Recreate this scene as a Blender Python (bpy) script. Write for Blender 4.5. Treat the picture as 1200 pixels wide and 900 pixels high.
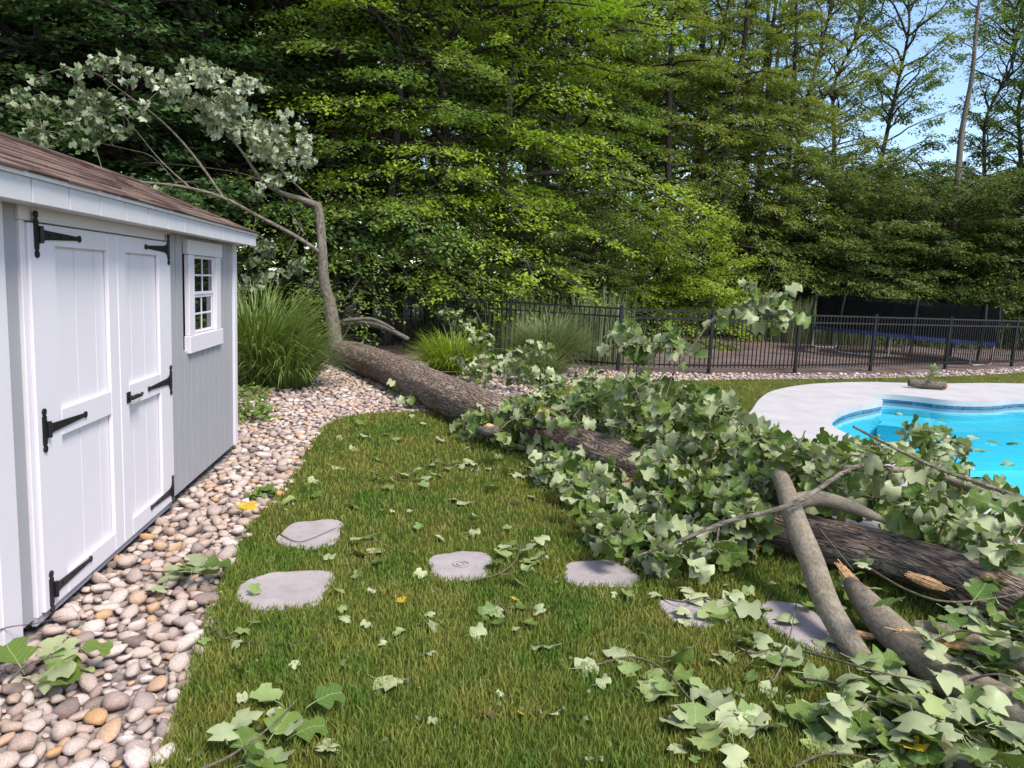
import bpy, bmesh, math, random
import numpy as np
from mathutils import Vector, Matrix, noise as mnoise
from mathutils.geometry import delaunay_2d_cdt
random.seed(7); RNG = np.random.default_rng(7)
sc = bpy.context.scene; COL = sc.collection
for o in list(bpy.data.objects): bpy.data.objects.remove(o)

# ------------------------------------------------------------------ camera
FPX = 850.0; CAM_H = 1.6
PITCH, ROLL, YAW = [math.radians(a) for a in (7.91, 2.64, -7.29)]
_F = np.array([-math.sin(YAW)*math.cos(PITCH), math.cos(YAW)*math.cos(PITCH), -math.sin(PITCH)])
_R = np.array([math.cos(YAW), math.sin(YAW), 0.0]); _U = np.cross(_R, _F)
_c, _s = math.cos(ROLL), math.sin(ROLL)
R2 = _c*_R + _s*_U; U2 = -_s*_R + _c*_U; CP = np.array([0, 0, CAM_H])
cam = bpy.data.cameras.new('camera'); cam.sensor_width = 36; cam.lens = FPX/1200*36
cam.clip_start = 0.05; cam.clip_end = 1500
co = bpy.data.objects.new('camera', cam); COL.objects.link(co)
M = Matrix.Identity(4)
for i in range(3):
    M[i][0] = R2[i]; M[i][1] = U2[i]; M[i][2] = -_F[i]; M[i][3] = CP[i]
co.matrix_world = M; sc.camera = co

# ------------------------------------------------------------------ sky, sun, exposure
SUN_EL, SUN_AZ = 54.0, 143.0        # azimuth clockwise from +Y
SUN_STR, SUN_ANG, SKY_STR, EXPO = 2.7, 18.0, 0.15, 0.9
w = bpy.data.worlds.new('World'); sc.world = w; w.use_nodes = True
nt = w.node_tree; nt.nodes.clear(); N = nt.nodes.new; L = nt.links.new
out = N('ShaderNodeOutputWorld'); bg = N('ShaderNodeBackground'); sky = N('ShaderNodeTexSky')
sky.sky_type = 'NISHITA'; sky.sun_disc = False
sky.sun_elevation = math.radians(SUN_EL); sky.sun_rotation = math.radians(SUN_AZ)
sky.air_density = 1.0; sky.dust_density = 0.7; sky.ozone_density = 2.2
tc = N('ShaderNodeTexCoord'); mp = N('ShaderNodeMapping'); mp.inputs['Scale'].default_value = (1, 1, 2.4)
ns = N('ShaderNodeTexNoise'); ns.inputs['Scale'].default_value = 2.6; ns.inputs['Detail'].default_value = 9; ns.inputs['Roughness'].default_value = 0.58
rp = N('ShaderNodeValToRGB'); rp.color_ramp.elements[0].position = 0.52; rp.color_ramp.elements[1].position = 0.74
mx = N('ShaderNodeMix'); mx.data_type = 'RGBA'
L(tc.outputs['Generated'], mp.inputs['Vector']); L(mp.outputs['Vector'], ns.inputs['Vector'])
L(ns.outputs['Fac'], rp.inputs['Fac']); L(rp.outputs['Color'], mx.inputs[0])
L(sky.outputs['Color'], mx.inputs[6]); mx.inputs[7].default_value = (9.0, 9.2, 9.6, 1)
L(mx.outputs[2], bg.inputs['Color']); bg.inputs['Strength'].default_value = SKY_STR
L(bg.outputs['Background'], out.inputs['Surface'])
sl = bpy.data.lights.new('sun', 'SUN'); sl.energy = SUN_STR; sl.angle = math.radians(SUN_ANG); sl.color = (1, 0.95, 0.87)
so = bpy.data.objects.new('sun', sl); COL.objects.link(so)
e, a = math.radians(SUN_EL), math.radians(SUN_AZ)
so.rotation_euler = Vector((math.sin(a)*math.cos(e), math.cos(a)*math.cos(e), math.sin(e))).to_track_quat('Z', 'Y').to_euler()
so.location = (6, 8, 20)
vs = sc.view_settings; vs.view_transform = 'Standard'; vs.look = 'None'; vs.gamma = 1; vs.exposure = EXPO
sc.render.engine = 'CYCLES'
sc.cycles.max_bounces = 6; sc.cycles.diffuse_bounces = 3; sc.cycles.transmission_bounces = 4; sc.cycles.transparent_max_bounces = 6
sc.cycles.caustics_reflective = False; sc.cycles.caustics_refractive = False

# ------------------------------------------------------------------ helpers
def ray(px, py): return _F + R2*(px-600)/FPX - U2*(py-450)/FPX
def un(px, py, z=0.0):                      # the point at height z that the photo shows at a pixel
    d = ray(px, py); return CP + d*((z-CAM_H)/d[2])
def uny(px, py, Y):
    d = ray(px, py); return CP + d*(Y/d[1])
def bear(px, Y):                            # ground point at depth Y in the direction of a pixel column
    u = (px-600)/FPX; d = _F+R2*u; d = d-U2*(d[2]/U2[2]); return np.array([Y*d[0]/d[1], Y, 0.0])
def link(o, parent=None):
    COL.objects.link(o)
    if parent is not None: o.parent = parent
    return o
def tag(o, label=None, cat=None, group=None, kind=None):
    if label: o['label'] = label
    if cat: o['category'] = cat
    if group: o['group'] = group
    if kind: o['kind'] = kind
    return o
def empty(name, loc=(0, 0, 0), rz=0):
    o = bpy.data.objects.new(name, None); link(o); o.location = loc; o.rotation_euler = (0, 0, rz); o.empty_display_size = .1
    return o
def obj(name, me, mat=None, parent=None, loc=None, rot=None, scale=None):
    o = bpy.data.objects.new(name, me); link(o, parent)
    if mat is not None and not me.materials: me.materials.append(mat)
    if loc is not None: o.location = loc
    if rot is not None: o.rotation_euler = rot
    if scale is not None: o.scale = scale
    return o
def copy_tree(o, parent=None):
    c = o.copy(); COL.objects.link(c); c.parent = parent
    for ch in list(o.children): copy_tree(ch, c)
    return c
def npmesh(name, V, F, smooth=False, attrs=None):
    V = np.ascontiguousarray(V, dtype=np.float32); F = np.ascontiguousarray(F, dtype=np.int32)
    me = bpy.data.meshes.new(name); n, (m, k) = len(V), F.shape
    me.vertices.add(n); me.vertices.foreach_set('co', V.ravel())
    me.loops.add(m*k); me.loops.foreach_set('vertex_index', F.ravel())
    me.polygons.add(m); me.polygons.foreach_set('loop_start', np.arange(0, m*k, k, dtype=np.int32))
    me.update(calc_edges=True)
    me.polygons.foreach_set('use_smooth', np.full(m, smooth, dtype=bool))
    for nm, arr in (attrs or {}).items():
        arr = np.ascontiguousarray(arr, dtype=np.float32)
        if arr.ndim == 1:
            at = me.attributes.new(nm, 'FLOAT', 'POINT'); at.data.foreach_set('value', arr)
        else:
            at = me.attributes.new(nm, 'FLOAT_VECTOR', 'POINT'); at.data.foreach_set('vector', arr.ravel())
    me.validate(); return me
class MB:
    """collects boxes and tubes into one mesh"""
    def __init__(s): s.v = []; s.f = []
    def box(s, x0, x1, y0, y1, z0, z1, bev=0.0):
        b = len(s.v)
        s.v += [(x, y, z) for x in (x0, x1) for y in (y0, y1) for z in (z0, z1)]
        for q in ((0,1,3,2), (4,6,7,5), (0,4,5,1), (2,3,7,6), (0,2,6,4), (1,5,7,3)): s.f.append([b+i for i in q])
        return s
    def tube(s, pts, rad, n=6, caps=True):
        pts = [Vector(p) for p in pts]; b = len(s.v); m = len(pts)
        if not hasattr(rad, '__len__'): rad = [rad]*m
        up = None
        for i, p in enumerate(pts):
            t = (pts[min(i+1, m-1)] - pts[max(i-1, 0)]).normalized()
            if up is None: up = Vector((0, 0, 1)) if abs(t.z) < .9 else Vector((1, 0, 0))
            u = (up - t*up.dot(t)).normalized(); v = t.cross(u); up = u
            for k in range(n):
                a = 2*math.pi*k/n; s.v.append(tuple(p + (u*math.cos(a) + v*math.sin(a))*rad[i]))
        for i in range(m-1):
            for k in range(n):
                k2 = (k+1) % n; s.f.append([b+i*n+k, b+i*n+k2, b+(i+1)*n+k2, b+(i+1)*n+k])
        if caps: s.f.append([b+k for k in range(n)][::-1]); s.f.append([b+(m-1)*n+k for k in range(n)])
        return s
    def poly(s, pts, n0, n1, axis=0):       # extrude a 2-D outline along an axis between n0 and n1
        b = len(s.v); k = len(pts)
        for nn in (n0, n1):
            for p in pts:
                q = list(p); q.insert(axis, nn); s.v.append(tuple(q))
        s.f.append([b+i for i in range(k)][::-1]); s.f.append([b+k+i for i in range(k)])
        for i in range(k): j = (i+1) % k; s.f.append([b+i, b+j, b+k+j, b+k+i])
        return s
    def mesh(s, name, bevel=0.0, smooth=False):
        me = bpy.data.meshes.new(name); me.from_pydata(s.v, [], s.f); me.update()
        bm = bmesh.new(); bm.from_mesh(me)
        bmesh.ops.recalc_face_normals(bm, faces=bm.faces)
        if bevel: bmesh.ops.bevel(bm, geom=bm.edges[:], offset=bevel, segments=1, affect='EDGES', clamp_overlap=True)
        bm.to_mesh(me); bm.free()
        if smooth: me.polygons.foreach_set('use_smooth', [True]*len(me.polygons))
        return me
    def build(s, name, mat, parent=None, bevel=0.0, smooth=False, **k): return obj(name, s.mesh(name, bevel, smooth), mat, parent, **k)
def inside(P, poly):
    P = np.asarray(P); poly = np.asarray(poly); r = np.zeros(len(P), bool); j = len(poly)-1
    for i in range(len(poly)):
        xi, yi = poly[i][:2]; xj, yj = poly[j][:2]
        c = ((yi > P[:, 1]) != (yj > P[:, 1])) & (P[:, 0] < (xj-xi)*(P[:, 1]-yi)/(yj-yi+1e-12)+xi)
        r ^= c; j = i
    return r
def catmull(pts, n=8, closed=False):
    pts = [np.array(p, float) for p in pts]; m = len(pts); o = []
    for i in range(m if closed else m-1):
        g = (lambda k: pts[k % m]) if closed else (lambda k: pts[min(max(k, 0), m-1)])
        a, b, c, d = g(i-1), g(i), g(i+1), g(i+2)
        for t in np.linspace(0, 1, n, endpoint=False):
            o.append(.5*((2*b)+(c-a)*t+(2*a-5*b+4*c-d)*t*t+(3*b-a-3*c+d)*t**3))
    if not closed: o.append(pts[-1])
    return np.array(o)
def sheet(name, outer, holes, z, mat, step=None):
    """flat polygon with holes"""
    vs_, es = [], []
    for lp in [outer]+holes:
        b = len(vs_); k = len(lp)
        vs_ += [Vector((p[0], p[1])) for p in lp]; es += [(b+i, b+(i+1) % k) for i in range(k)]
    r = delaunay_2d_cdt(vs_, es, [], 0, 1e-5); V, Fs = r[0], r[2]
    cen = np.array([[sum(V[i].x for i in f)/3, sum(V[i].y for i in f)/3] for f in Fs])
    keep = inside(cen, outer)
    for h in holes: keep &= ~inside(cen, h)
    F = np.array([f for f, k in zip(Fs, keep) if k])
    return obj(name, npmesh(name, np.array([(v.x, v.y, z) for v in V]), F), mat)

# ------------------------------------------------------------------ materials
class NT:
    def __init__(s, name):
        s.m = bpy.data.materials.new(name); s.m.use_nodes = True; s.t = s.m.node_tree; s.t.nodes.clear()
        s.out = s.t.nodes.new('ShaderNodeOutputMaterial')
    def n(s, typ, **k):
        nd = s.t.nodes.new('ShaderNode'+typ)
        for q, v in k.items():
            if q.startswith('i_'): nd.inputs[q[2:].replace('_', ' ')].default_value = v
            else: setattr(nd, q, v)
        return nd
    def l(s, a, b): s.t.links.new(a, b)
    def noise(s, vec, scale, detail=4, rough=.55):
        nd = s.n('TexNoise', i_Scale=scale, i_Detail=detail, i_Roughness=rough)
        if vec is not None: s.l(vec, nd.inputs['Vector'])
        return nd.outputs['Fac']
    def ramp(s, fac, stops):
        nd = s.n('ValToRGB'); cr = nd.color_ramp
        while len(cr.elements) < len(stops): cr.elements.new(.5)
        for e_, (p, c) in zip(cr.elements, stops): e_.position = p; e_.color = (*c, 1) if hasattr(c, '__len__') else (c, c, c, 1)
        s.l(fac, nd.inputs['Fac']); return nd.outputs['Color']
    def mix(s, fac, a, b, mode='MIX'):
        nd = s.n('Mix', data_type='RGBA', blend_type=mode)
        for v, i in ((fac, 0), (a, 6), (b, 7)):
            if isinstance(v, (int, float)): nd.inputs[i].default_value = v if i == 0 else (v, v, v, 1)
            elif isinstance(v, tuple): nd.inputs[i].default_value = (*v, 1)
            else: s.l(v, nd.inputs[i])
        return nd.outputs[2]
    def math(s, op, a, b=0.0):
        nd = s.n('Math', operation=op)
        for v, i in ((a, 0), (b, 1)):
            if isinstance(v, (int, float)): nd.inputs[i].default_value = v
            else: s.l(v, nd.inputs[i])
        return nd.outputs[0]
    def obj_co(s): return s.n('TexCoord').outputs['Object']
    def pos(s): return s.n('NewGeometry').outputs['Position']
    def mapping(s, vec, sc_):
        nd = s.n('Mapping'); nd.inputs['Scale'].default_value = sc_; s.l(vec, nd.inputs['Vector']); return nd.outputs['Vector']
    def bump(s, h, dist=.01, strength=.6):
        nd = s.n('Bump', i_Strength=strength, i_Distance=dist); s.l(h, nd.inputs['Height']); return nd.outputs['Normal']
    def done(s, col, rough=.6, normal=None, spec=.4, metal=0.0, extra=None):
        p = s.n('BsdfPrincipled'); p.inputs['Specular IOR Level'].default_value = spec; p.inputs['Metallic'].default_value = metal
        for v, k in ((col, 'Base Color'), (rough, 'Roughness'), (normal, 'Normal')):
            if v is None: continue
            if isinstance(v, tuple): p.inputs[k].default_value = (*v, 1)
            elif isinstance(v, (int, float)): p.inputs[k].default_value = v
            else: s.l(v, p.inputs[k])
        s.l(p.outputs[0], s.out.inputs['Surface']); return s.m
MAT = {}
def paint(name, c, rough=.5, var=.08, grain=(1, 1, .12), bump=.0012):
    t = NT(name); o = t.pos(); n1 = t.noise(o, 3.0, 5); n2 = t.noise(t.mapping(o, tuple(60*g for g in grain)), 1.0, 4)
    c1 = t.mix(n1, tuple(x*(1-var) for x in c), tuple(min(1, x*(1+var*.6)) for x in c))
    c2 = t.mix(t.ramp(t.noise(o, 9, 6, .7), [(.62, 0), (.78, .35)]), c1, tuple(x*.72 for x in c))
    MAT[name] = t.done(c2, rough, t.bump(n2, bump, .5), .35); return MAT[name]
paint('white_paint', (.70, .65, .68), .42, .05); paint('grey_siding', (.35, .34, .35), .6, .09)
paint('fascia_paint', (.55, .535, .545), .5, .07)
paint('black_iron', (.012, .012, .013), .42, .2, (1, 1, 1)); paint('fence_metal', (.010, .010, .012), .38, .2, (1, 1, 1), .0004)
paint('pad_blue', (.012, .035, .16), .5, .2, (1, 1, 1)); paint('galvanised', (.42, .43, .44), .4, .15, (1, 1, 1))
t = NT('shingle'); o = t.pos(); oi = t.n('ObjectInfo').outputs['Random']
c = t.ramp(t.math('ADD', t.math('MULTIPLY', oi, .75), t.math('MULTIPLY', t.noise(o, 140, 3, .8), .35)), [(.1, (.055, .034, .028)), (.5, (.125, .078, .062)), (.95, (.2, .135, .11))])
MAT['shingle'] = t.done(c, .95, t.bump(t.noise(o, 260, 3, .8), .004, .8), .1)
t = NT('window_glass'); g = t.n('BsdfGlossy', i_Roughness=.02, i_Color=(.9, .95, 1, 1)); d = t.n('BsdfDiffuse', i_Color=(.008, .009, .011, 1)); fr = t.n('Fresnel', i_IOR=1.5); ms = t.n('MixShader')
t.l(fr.outputs[0], ms.inputs[0]); t.l(d.outputs[0], ms.inputs[1]); t.l(g.outputs[0], ms.inputs[2]); t.l(ms.outputs[0], t.out.inputs[0]); MAT['window_glass'] = t.m

def stone_mat(name, src):
    t = NT(name); o = t.obj_co() if src == 'obj' else t.pos()
    r = t.n('ObjectInfo').outputs['Random'] if src == 'obj' else t.n('NewGeometry').outputs['Random Per Island']
    base = t.ramp(r, [(0, (.20, .15, .135)), (.12, (.42, .315, .27)), (.26, (.56, .46, .40)), (.38, (.33, .265, .245)), (.5, (.60, .49, .435)), (.64, (.46, .34, .265)), (.74, (.53, .42, .36)), (.80, (.55, .32, .14)), (.85, (.57, .48, .44)), (1, (.66, .58, .53))])
    sc_ = 9 if src == 'obj' else 22
    n1 = t.noise(o, sc_, 6, .65); n2 = t.noise(o, sc_*9, 3, .7)
    c = t.mix(t.ramp(n1, [(.38, 0), (.62, 1)]), base, t.mix(1, base, (.74, .66, .60), 'MULTIPLY')); c = t.mix(t.ramp(n2, [(.52, 0), (.8, .3)]), c, (.18, .14, .12))
    MAT[name] = t.done(c, .72, t.bump(n2, .003, .4), .25)
stone_mat('stone', 'obj'); stone_mat('stone_far', 'isl')
t = NT('gravel_soil'); o = t.pos(); v = t.n('TexVoronoi', i_Scale=26.0); t.l(o, v.inputs['Vector'])
c = t.ramp(v.outputs['Color'], [(0, (.10, .08, .07)), (.5, (.26, .21, .19)), (1, (.42, .37, .34))])
MAT['gravel_soil'] = t.done(c, .9, t.bump(v.outputs['Distance'], .02, 1), .1)
def lawn_cols(t, o, lo):
    big = t.noise(o, 1.1, 3); mid = t.noise(o, 4.5, 4)
    yl = t.ramp(t.math('ADD', t.math('MULTIPLY', big, .55), t.math('MULTIPLY', mid, .5)), [(.41, 0), (.62, 1)])
    c_ = t.mix(yl, tuple(lo*x for x in (.105, .188, .026)), tuple(lo*x for x in (.31, .275, .062))); br = t.ramp(t.noise(t.mapping(o, (1.7, 1.7, 1)), 1, 3), [(.60, 0), (.70, .7)])
    return t.mix(br, c_, tuple(lo*x for x in (.30, .205, .07)))
t = NT('lawn_soil'); o = t.pos(); c = lawn_cols(t, o, .62)
c = t.mix(t.ramp(t.noise(o, 120, 4, .8), [(.35, 0), (.7, .75)]), c, (.05, .055, .018))
MAT['lawn_soil'] = t.done(c, .95, t.bump(t.noise(o, 180, 3, .8), .02, 1), .05)
t = NT('grass_blade'); o = t.pos(); at = t.n('Attribute', attribute_name='tint').outputs['Fac']
c = lawn_cols(t, o, 1.0); c = t.mix(t.ramp(at, [(0, 0), (.93, .7), (.95, 0)]), c, (.165, .25, .04)); c = t.mix(t.ramp(at, [(.93, 0), (.98, .7)]), c, (.40, .34, .14))
p = t.n('BsdfPrincipled', i_Roughness=.6); p.inputs['Specular IOR Level'].default_value = .25; tr = t.n('BsdfTranslucent'); ms = t.n('MixShader', i_Fac=.3)
t.l(c, p.inputs['Base Color']); t.l(t.mix(1, c, (.9, 1, .5), 'MULTIPLY'), tr.inputs['Color']); t.l(p.outputs[0], ms.inputs[1]); t.l(tr.outputs[0], ms.inputs[2]); t.l(ms.outputs[0], t.out.inputs[0]); MAT['grass_blade'] = t.m
t = NT('mulch'); o = t.pos(); c = t.ramp(t.noise(o, 1.2, 5, .6), [(.3, (.13, .085, .068)), (.55, (.25, .18, .155)), (.75, (.32, .25, .22))])
c = t.mix(t.ramp(t.noise(o, 30, 4, .8), [(.45, 0), (.7, .7)]), c, (.035, .024, .018)); MAT['mulch'] = t.done(c, .95, t.bump(t.noise(o, 30, 4, .8), .05, 1), .05)
t = NT('concrete'); o = t.pos(); c = t.ramp(t.noise(o, 2.2, 6, .65), [(.3, (.40, .365, .355)), (.7, (.49, .455, .445))]); c = t.mix(t.ramp(t.noise(o, 90, 3, .8), [(.5, 0), (.8, .3)]), c, (.36, .32, .31))
MAT['concrete'] = t.done(c, .8, t.bump(t.noise(o, 120, 3, .8), .004, .5), .2)
t = NT('flagstone'); o = t.pos(); c = t.ramp(t.noise(o, 6, 6, .65), [(.3, (.31, .262, .252)), (.7, (.42, .365, .355))]); c = t.mix(t.ramp(t.noise(o, 60, 4, .8), [(.5, 0), (.78, .45)]), c, (.18, .15, .145))
MAT['flagstone'] = t.done(c, .85, t.bump(t.noise(o, 60, 5, .75), .008, .7), .15)
t = NT('pool_plaster'); o = t.pos(); c = t.ramp(t.noise(o, 1.5, 4), [(.3, (.22, .76, .92)), (.7, (.28, .82, .95))]); MAT['pool_plaster'] = t.done(c, .6)
t = NT('pool_tile'); o = t.pos(); v = t.n('TexVoronoi', i_Scale=14.0); t.l(o, v.inputs['Vector']); c = t.ramp(v.outputs['Color'], [(0, (.02, .10, .19)), (1, (.09, .23, .34))]); MAT['pool_tile'] = t.done(c, .25)
t = NT('pool_water'); o = t.pos(); nm = t.bump(t.noise(t.mapping(o, (1, 1, 1)), 3.2, 3, .5), .03, .25)
tp = t.n('BsdfTransparent', i_Color=(.56, .93, 1.0, 1)); g = t.n('BsdfGlossy', i_Roughness=.03); fr = t.n('Fresnel', i_IOR=1.33); ms = t.n('MixShader')
t.l(nm, g.inputs['Normal']); t.l(nm, fr.inputs['Normal']); t.l(fr.outputs[0], ms.inputs[0]); t.l(tp.outputs[0], ms.inputs[1]); t.l(g.outputs[0], ms.inputs[2]); t.l(ms.outputs[0], t.out.inputs[0]); MAT['pool_water'] = t.m
t = NT('net'); o = t.pos(); tp = t.n('BsdfTransparent'); d = t.n('BsdfDiffuse', i_Color=(.006, .006, .007, 1)); ms = t.n('MixShader', i_Fac=.72); t.l(tp.outputs[0], ms.inputs[1]); t.l(d.outputs[0], ms.inputs[2]); t.l(ms.outputs[0], t.out.inputs[0]); MAT['net'] = t.m; ms.inputs[0].default_value = .87
def bark(name, dark, mid, light, sx=16, sz=2.4, dist=.03, lich=0.0):
    t = NT(name); o = t.n('Attribute', attribute_name='bark').outputs['Vector']
    wob = t.mix(.08, o, t.n('TexNoise', i_Scale=6.0).outputs['Color'], 'LINEAR_LIGHT')
    def ridge(k): n_ = t.noise(t.mapping(wob, (sx*k, sx*k, sz*k)), 1, 1.5, .5); return t.math('MINIMUM', t.math('MULTIPLY', t.math('ABSOLUTE', t.math('SUBTRACT', n_, .5)), 9.0), 1.0)
    n1 = t.noise(t.mapping(o, (sx*2.5, sx*2.5, sz*4)), 1, 5, .7); n2 = t.noise(o, 2.5, 4)
    hgt = t.math('ADD', t.math('MULTIPLY', t.math('ADD', ridge(1.0), t.math('MULTIPLY', ridge(1.7), .6)), .62), t.math('MULTIPLY', n1, .5))
    c = t.ramp(t.math('MULTIPLY', hgt, .7), [(.16, dark), (.42, mid), (.9, light)]); c = t.mix(t.ramp(n2, [(.35, 0), (.7, .5)]), c, t.mix(1, c, (.8, .66, .56), 'MULTIPLY'))
    if lich: c = t.mix(t.ramp(t.noise(o, 14, 5, .7), [(.56, 0), (.72, lich)]), c, (.36, .37, .27))
    MAT[name] = t.done(c, .9, t.bump(hgt, dist, 1.0), .12)
bark('bark_furrowed', (.055, .038, .028), (.235, .17, .128), (.40, .315, .25), 27, 5.0, .04)
bark('bark_smooth', (.15, .12, .085), (.20, .165, .12), (.27, .23, .175), 30, 20, .0012, .5)
bark('bark_woods', (.012, .010, .009), (.05, .041, .034), (.11, .092, .08), 14, 2, .03)
bark('bark_pale', (.06, .052, .04), (.15, .13, .10), (.24, .21, .17), 20, 5, .01)
bark('twig_bark', (.06, .048, .034), (.13, .105, .075), (.22, .18, .13), 40, 20, .002)
t = NT('torn_wood'); o = t.pos(); c = t.ramp(t.noise(t.mapping(o, (60, 60, 9)), 1, 5, .7), [(.25, (.30, .13, .05)), (.5, (.60, .36, .17)), (.8, (.72, .52, .30))]); MAT['torn_wood'] = t.done(c, .8, t.bump(t.noise(t.mapping(o, (90, 90, 12)), 1, 4), .006, 1), .15)
def leaf_mat(name, top_a, top_b, under=None, trans=.3, rough=.5, src='attr', spot=None, spec=.3, vein=False):
    t = NT(name); o = t.pos()
    if src == 'attr': r = t.n('Attribute', attribute_name='tint').outputs['Fac']
    elif src == 'obj': r = t.n('ObjectInfo').outputs['Random']
    ob = t.n('ObjectInfo').outputs['Random']
    c = t.mix(r, top_a, top_b)
    if src == 'attr': c = t.mix(t.math('MULTIPLY', ob, .5), c, t.mix(1, c, (.75, .85, .8), 'MULTIPLY'))
    if vein:
        lc = t.n('SeparateXYZ'); t.l(t.n('Attribute', attribute_name='lc').outputs['Vector'], lc.inputs[0]); ax_ = t.math('ABSOLUTE', lc.outputs[0])
        sv_ = t.math('ABSOLUTE', t.math('SUBTRACT', t.math('FRACT', t.math('MULTIPLY', t.math('SUBTRACT', lc.outputs[1], t.math('MULTIPLY', ax_, .75)), 5.5)), .5))
        vm = t.math('MAXIMUM', t.ramp(ax_, [(.008, 1), (.022, 0)]), t.math('MULTIPLY', t.ramp(sv_, [(.0, 1), (.09, 0)]), .6)); blot = t.noise(o, 34, 4, .6)
        c = t.mix(t.ramp(blot, [(.4, 0), (.75, .5)]), c, t.mix(1, c, (1.35, 1.15, .8), 'MULTIPLY')); c = t.mix(t.math('MULTIPLY', vm, .55), c, (.34, .40, .15))
    if under is not None:
        u = t.mix(r, under, tuple(x*.72 for x in under)); c = t.mix(t.n('NewGeometry').outputs['Backfacing'], c, u)
    if spot: c = t.mix(t.ramp(t.noise(o, 55, 4, .7), [(.6, 0), (.7, .8)]), c, spot)
    p = t.n('BsdfPrincipled', i_Roughness=rough); p.inputs['Specular IOR Level'].default_value = spec; tr = t.n('BsdfTranslucent'); ms = t.n('MixShader', i_Fac=trans)
    t.l(c, p.inputs['Base Color']); t.l(t.mix(1, c, (1.0, 1.0, .45), 'MULTIPLY'), tr.inputs['Color']); t.l(p.outputs[0], ms.inputs[1]); t.l(tr.outputs[0], ms.inputs[2]); t.l(ms.outputs[0], t.out.inputs[0]); MAT[name] = t.m
TOPA, TOPB, UND = (.065, .125, .020), (.16, .225, .05), (.39, .43, .225)
leaf_mat('tulip_leaf', TOPA, TOPB, UND, .22, .42, vein=True); leaf_mat('tulip_leaf_single', TOPA, TOPB, UND, .22, .42, 'obj', vein=True)
leaf_mat('wilted_leaf', (.15, .22, .065), (.29, .35, .135), (.42, .45, .235), .15, .5, 'obj', vein=True); leaf_mat('yellow_leaf', (.60, .36, .02), (.62, .45, .05), None, .2, .5, 'obj', (.25, .12, .02)); leaf_mat('brown_leaf', (.10, .055, .03), (.16, .10, .05), None, .1, .7, 'obj')
leaf_mat('crown_under', (.075, .115, .026), (.17, .205, .05), None, .36, .5); leaf_mat('dull_leaf', (.06, .10, .035), (.13, .18, .07), (.26, .30, .17), .2, .5)  # understory crowns: darker olive copy of crown_mid, deeper shade put into the colour
leaf_mat('silver_leaf', (.20, .24, .13), (.30, .34, .20), (.50, .53, .38), .2, .4)
leaf_mat('crown_bright', (.22, .35, .03), (.40, .50, .06), None, .42, .5); leaf_mat('crown_deep', (.045, .10, .034), (.11, .18, .06), None, .3, .5)
leaf_mat('crown_olive', (.155, .205, .042), (.30, .34, .075), None, .4, .55); leaf_mat('crown_mid', (.13, .215, .042), (.255, .335, .075), None, .4, .5)
leaf_mat('crown_yellow', (.21, .31, .03), (.36, .43, .055), None, .4, .5)
leaf_mat('blade_green', (.11, .19, .035), (.28, .33, .10), None, .3, .45); leaf_mat('blade_grey', (.12, .16, .06), (.26, .29, .13), None, .3, .5); leaf_mat('reed_pale', (.16, .19, .08), (.26, .27, .14), None, .3, .6)

# ------------------------------------------------------------------ ground, gravel, lawn, deck, pool
pool = catmull([(5.1, 8.3), (5.65, 9.15), (6.3, 9.8), (7.0, 10.3), (7.28, 10.55), (7.30, 10.85), (7.75, 11.25), (8.2, 11.05), (8.6, 10.72), (9.3, 10.75), (10.4, 11.2), (12.5, 11.6), (14.5, 10.6), (15, 8), (13.5, 5), (10, 3.2), (7.2, 2.9), (5.6, 3.6), (4.95, 5.0), (4.9, 6.3), (4.92, 7.3)], 6, True)
pcen = pool.mean(0)
def offset_poly(poly, d):
    p = np.asarray(poly); t_ = np.roll(p, -1, 0)-np.roll(p, 1, 0); t_ /= np.linalg.norm(t_, axis=1)[:, None]
    n_ = np.stack([t_[:, 1], -t_[:, 0]], 1); sgn = np.sign(((p[:, 0]*np.roll(p[:, 1], -1)-np.roll(p[:, 0], -1)*p[:, 1]).sum())); return p+n_*d*sgn
deck_out = catmull([(4.45, 9.2), (5.12, 10.33), (5.88, 11.35), (7.05, 12.3), (8.44, 12.85), (9.93, 12.95), (12.3, 13.4), (15.5, 12.8), (17.2, 10), (16.5, 5), (13, 1), (8, -1.5), (4, -2), (3.1, -.5), (2.95, 1.5), (2.9, 3.4), (3.0, 5.0), (3.2, 6.5), (3.7, 8.0)], 6, True)
hole = offset_poly(deck_out, -.05)
big = [(-250, -60), (250, -60), (250, 420), (-250, 420)]
tag(sheet('ground', big, [hole], -.05, MAT['mulch']), 'brown woodland ground with leaf mulch beyond the fence', kind='structure')
lawn_edge = catmull([(-.75, -3), (-.75, 1.0), (-.82, 2.26), (-.88, 2.77), (-.98, 3.54), (-1.05, 4.53), (-1.0, 5.6), (-1.02, 7.0), (-.98, 7.9), (-.72, 8.5), (-.1, 8.75), (.7, 9.0), (1.4, 10.2), (2.4, 11.4), (4.0, 12.2), (6.0, 12.9), (9.0, 13.75), (12.3, 14.9), (15.8, 16.6), (20, 18.5)], 5)[:, :2]
lawn_poly = np.vstack([lawn_edge, [(22, 18), (22, -3)]])
bed = [(-8, -3), (2, -3), (2.2, 8), (5, 11.3), (9.6, 13.4), (16.5, 16.6), (22, 19.2), (21.6, 20), (16.2, 17.55), (10.5, 14.9), (4.2, 13.55), (1.8, 14.4), (-.5, 14.2), (-2.6, 12.6), (-8, 12.2)]
gb = tag(sheet('gravel_bed', bed, [], -.03, MAT['gravel_soil']), 'bed of rounded tan and pink river stones beside the shed', kind='structure')
tag(sheet('lawn', lawn_poly, [hole], 0.0, MAT['lawn_soil']), 'green lawn between the stone bed and the pool deck', kind='structure')
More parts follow.
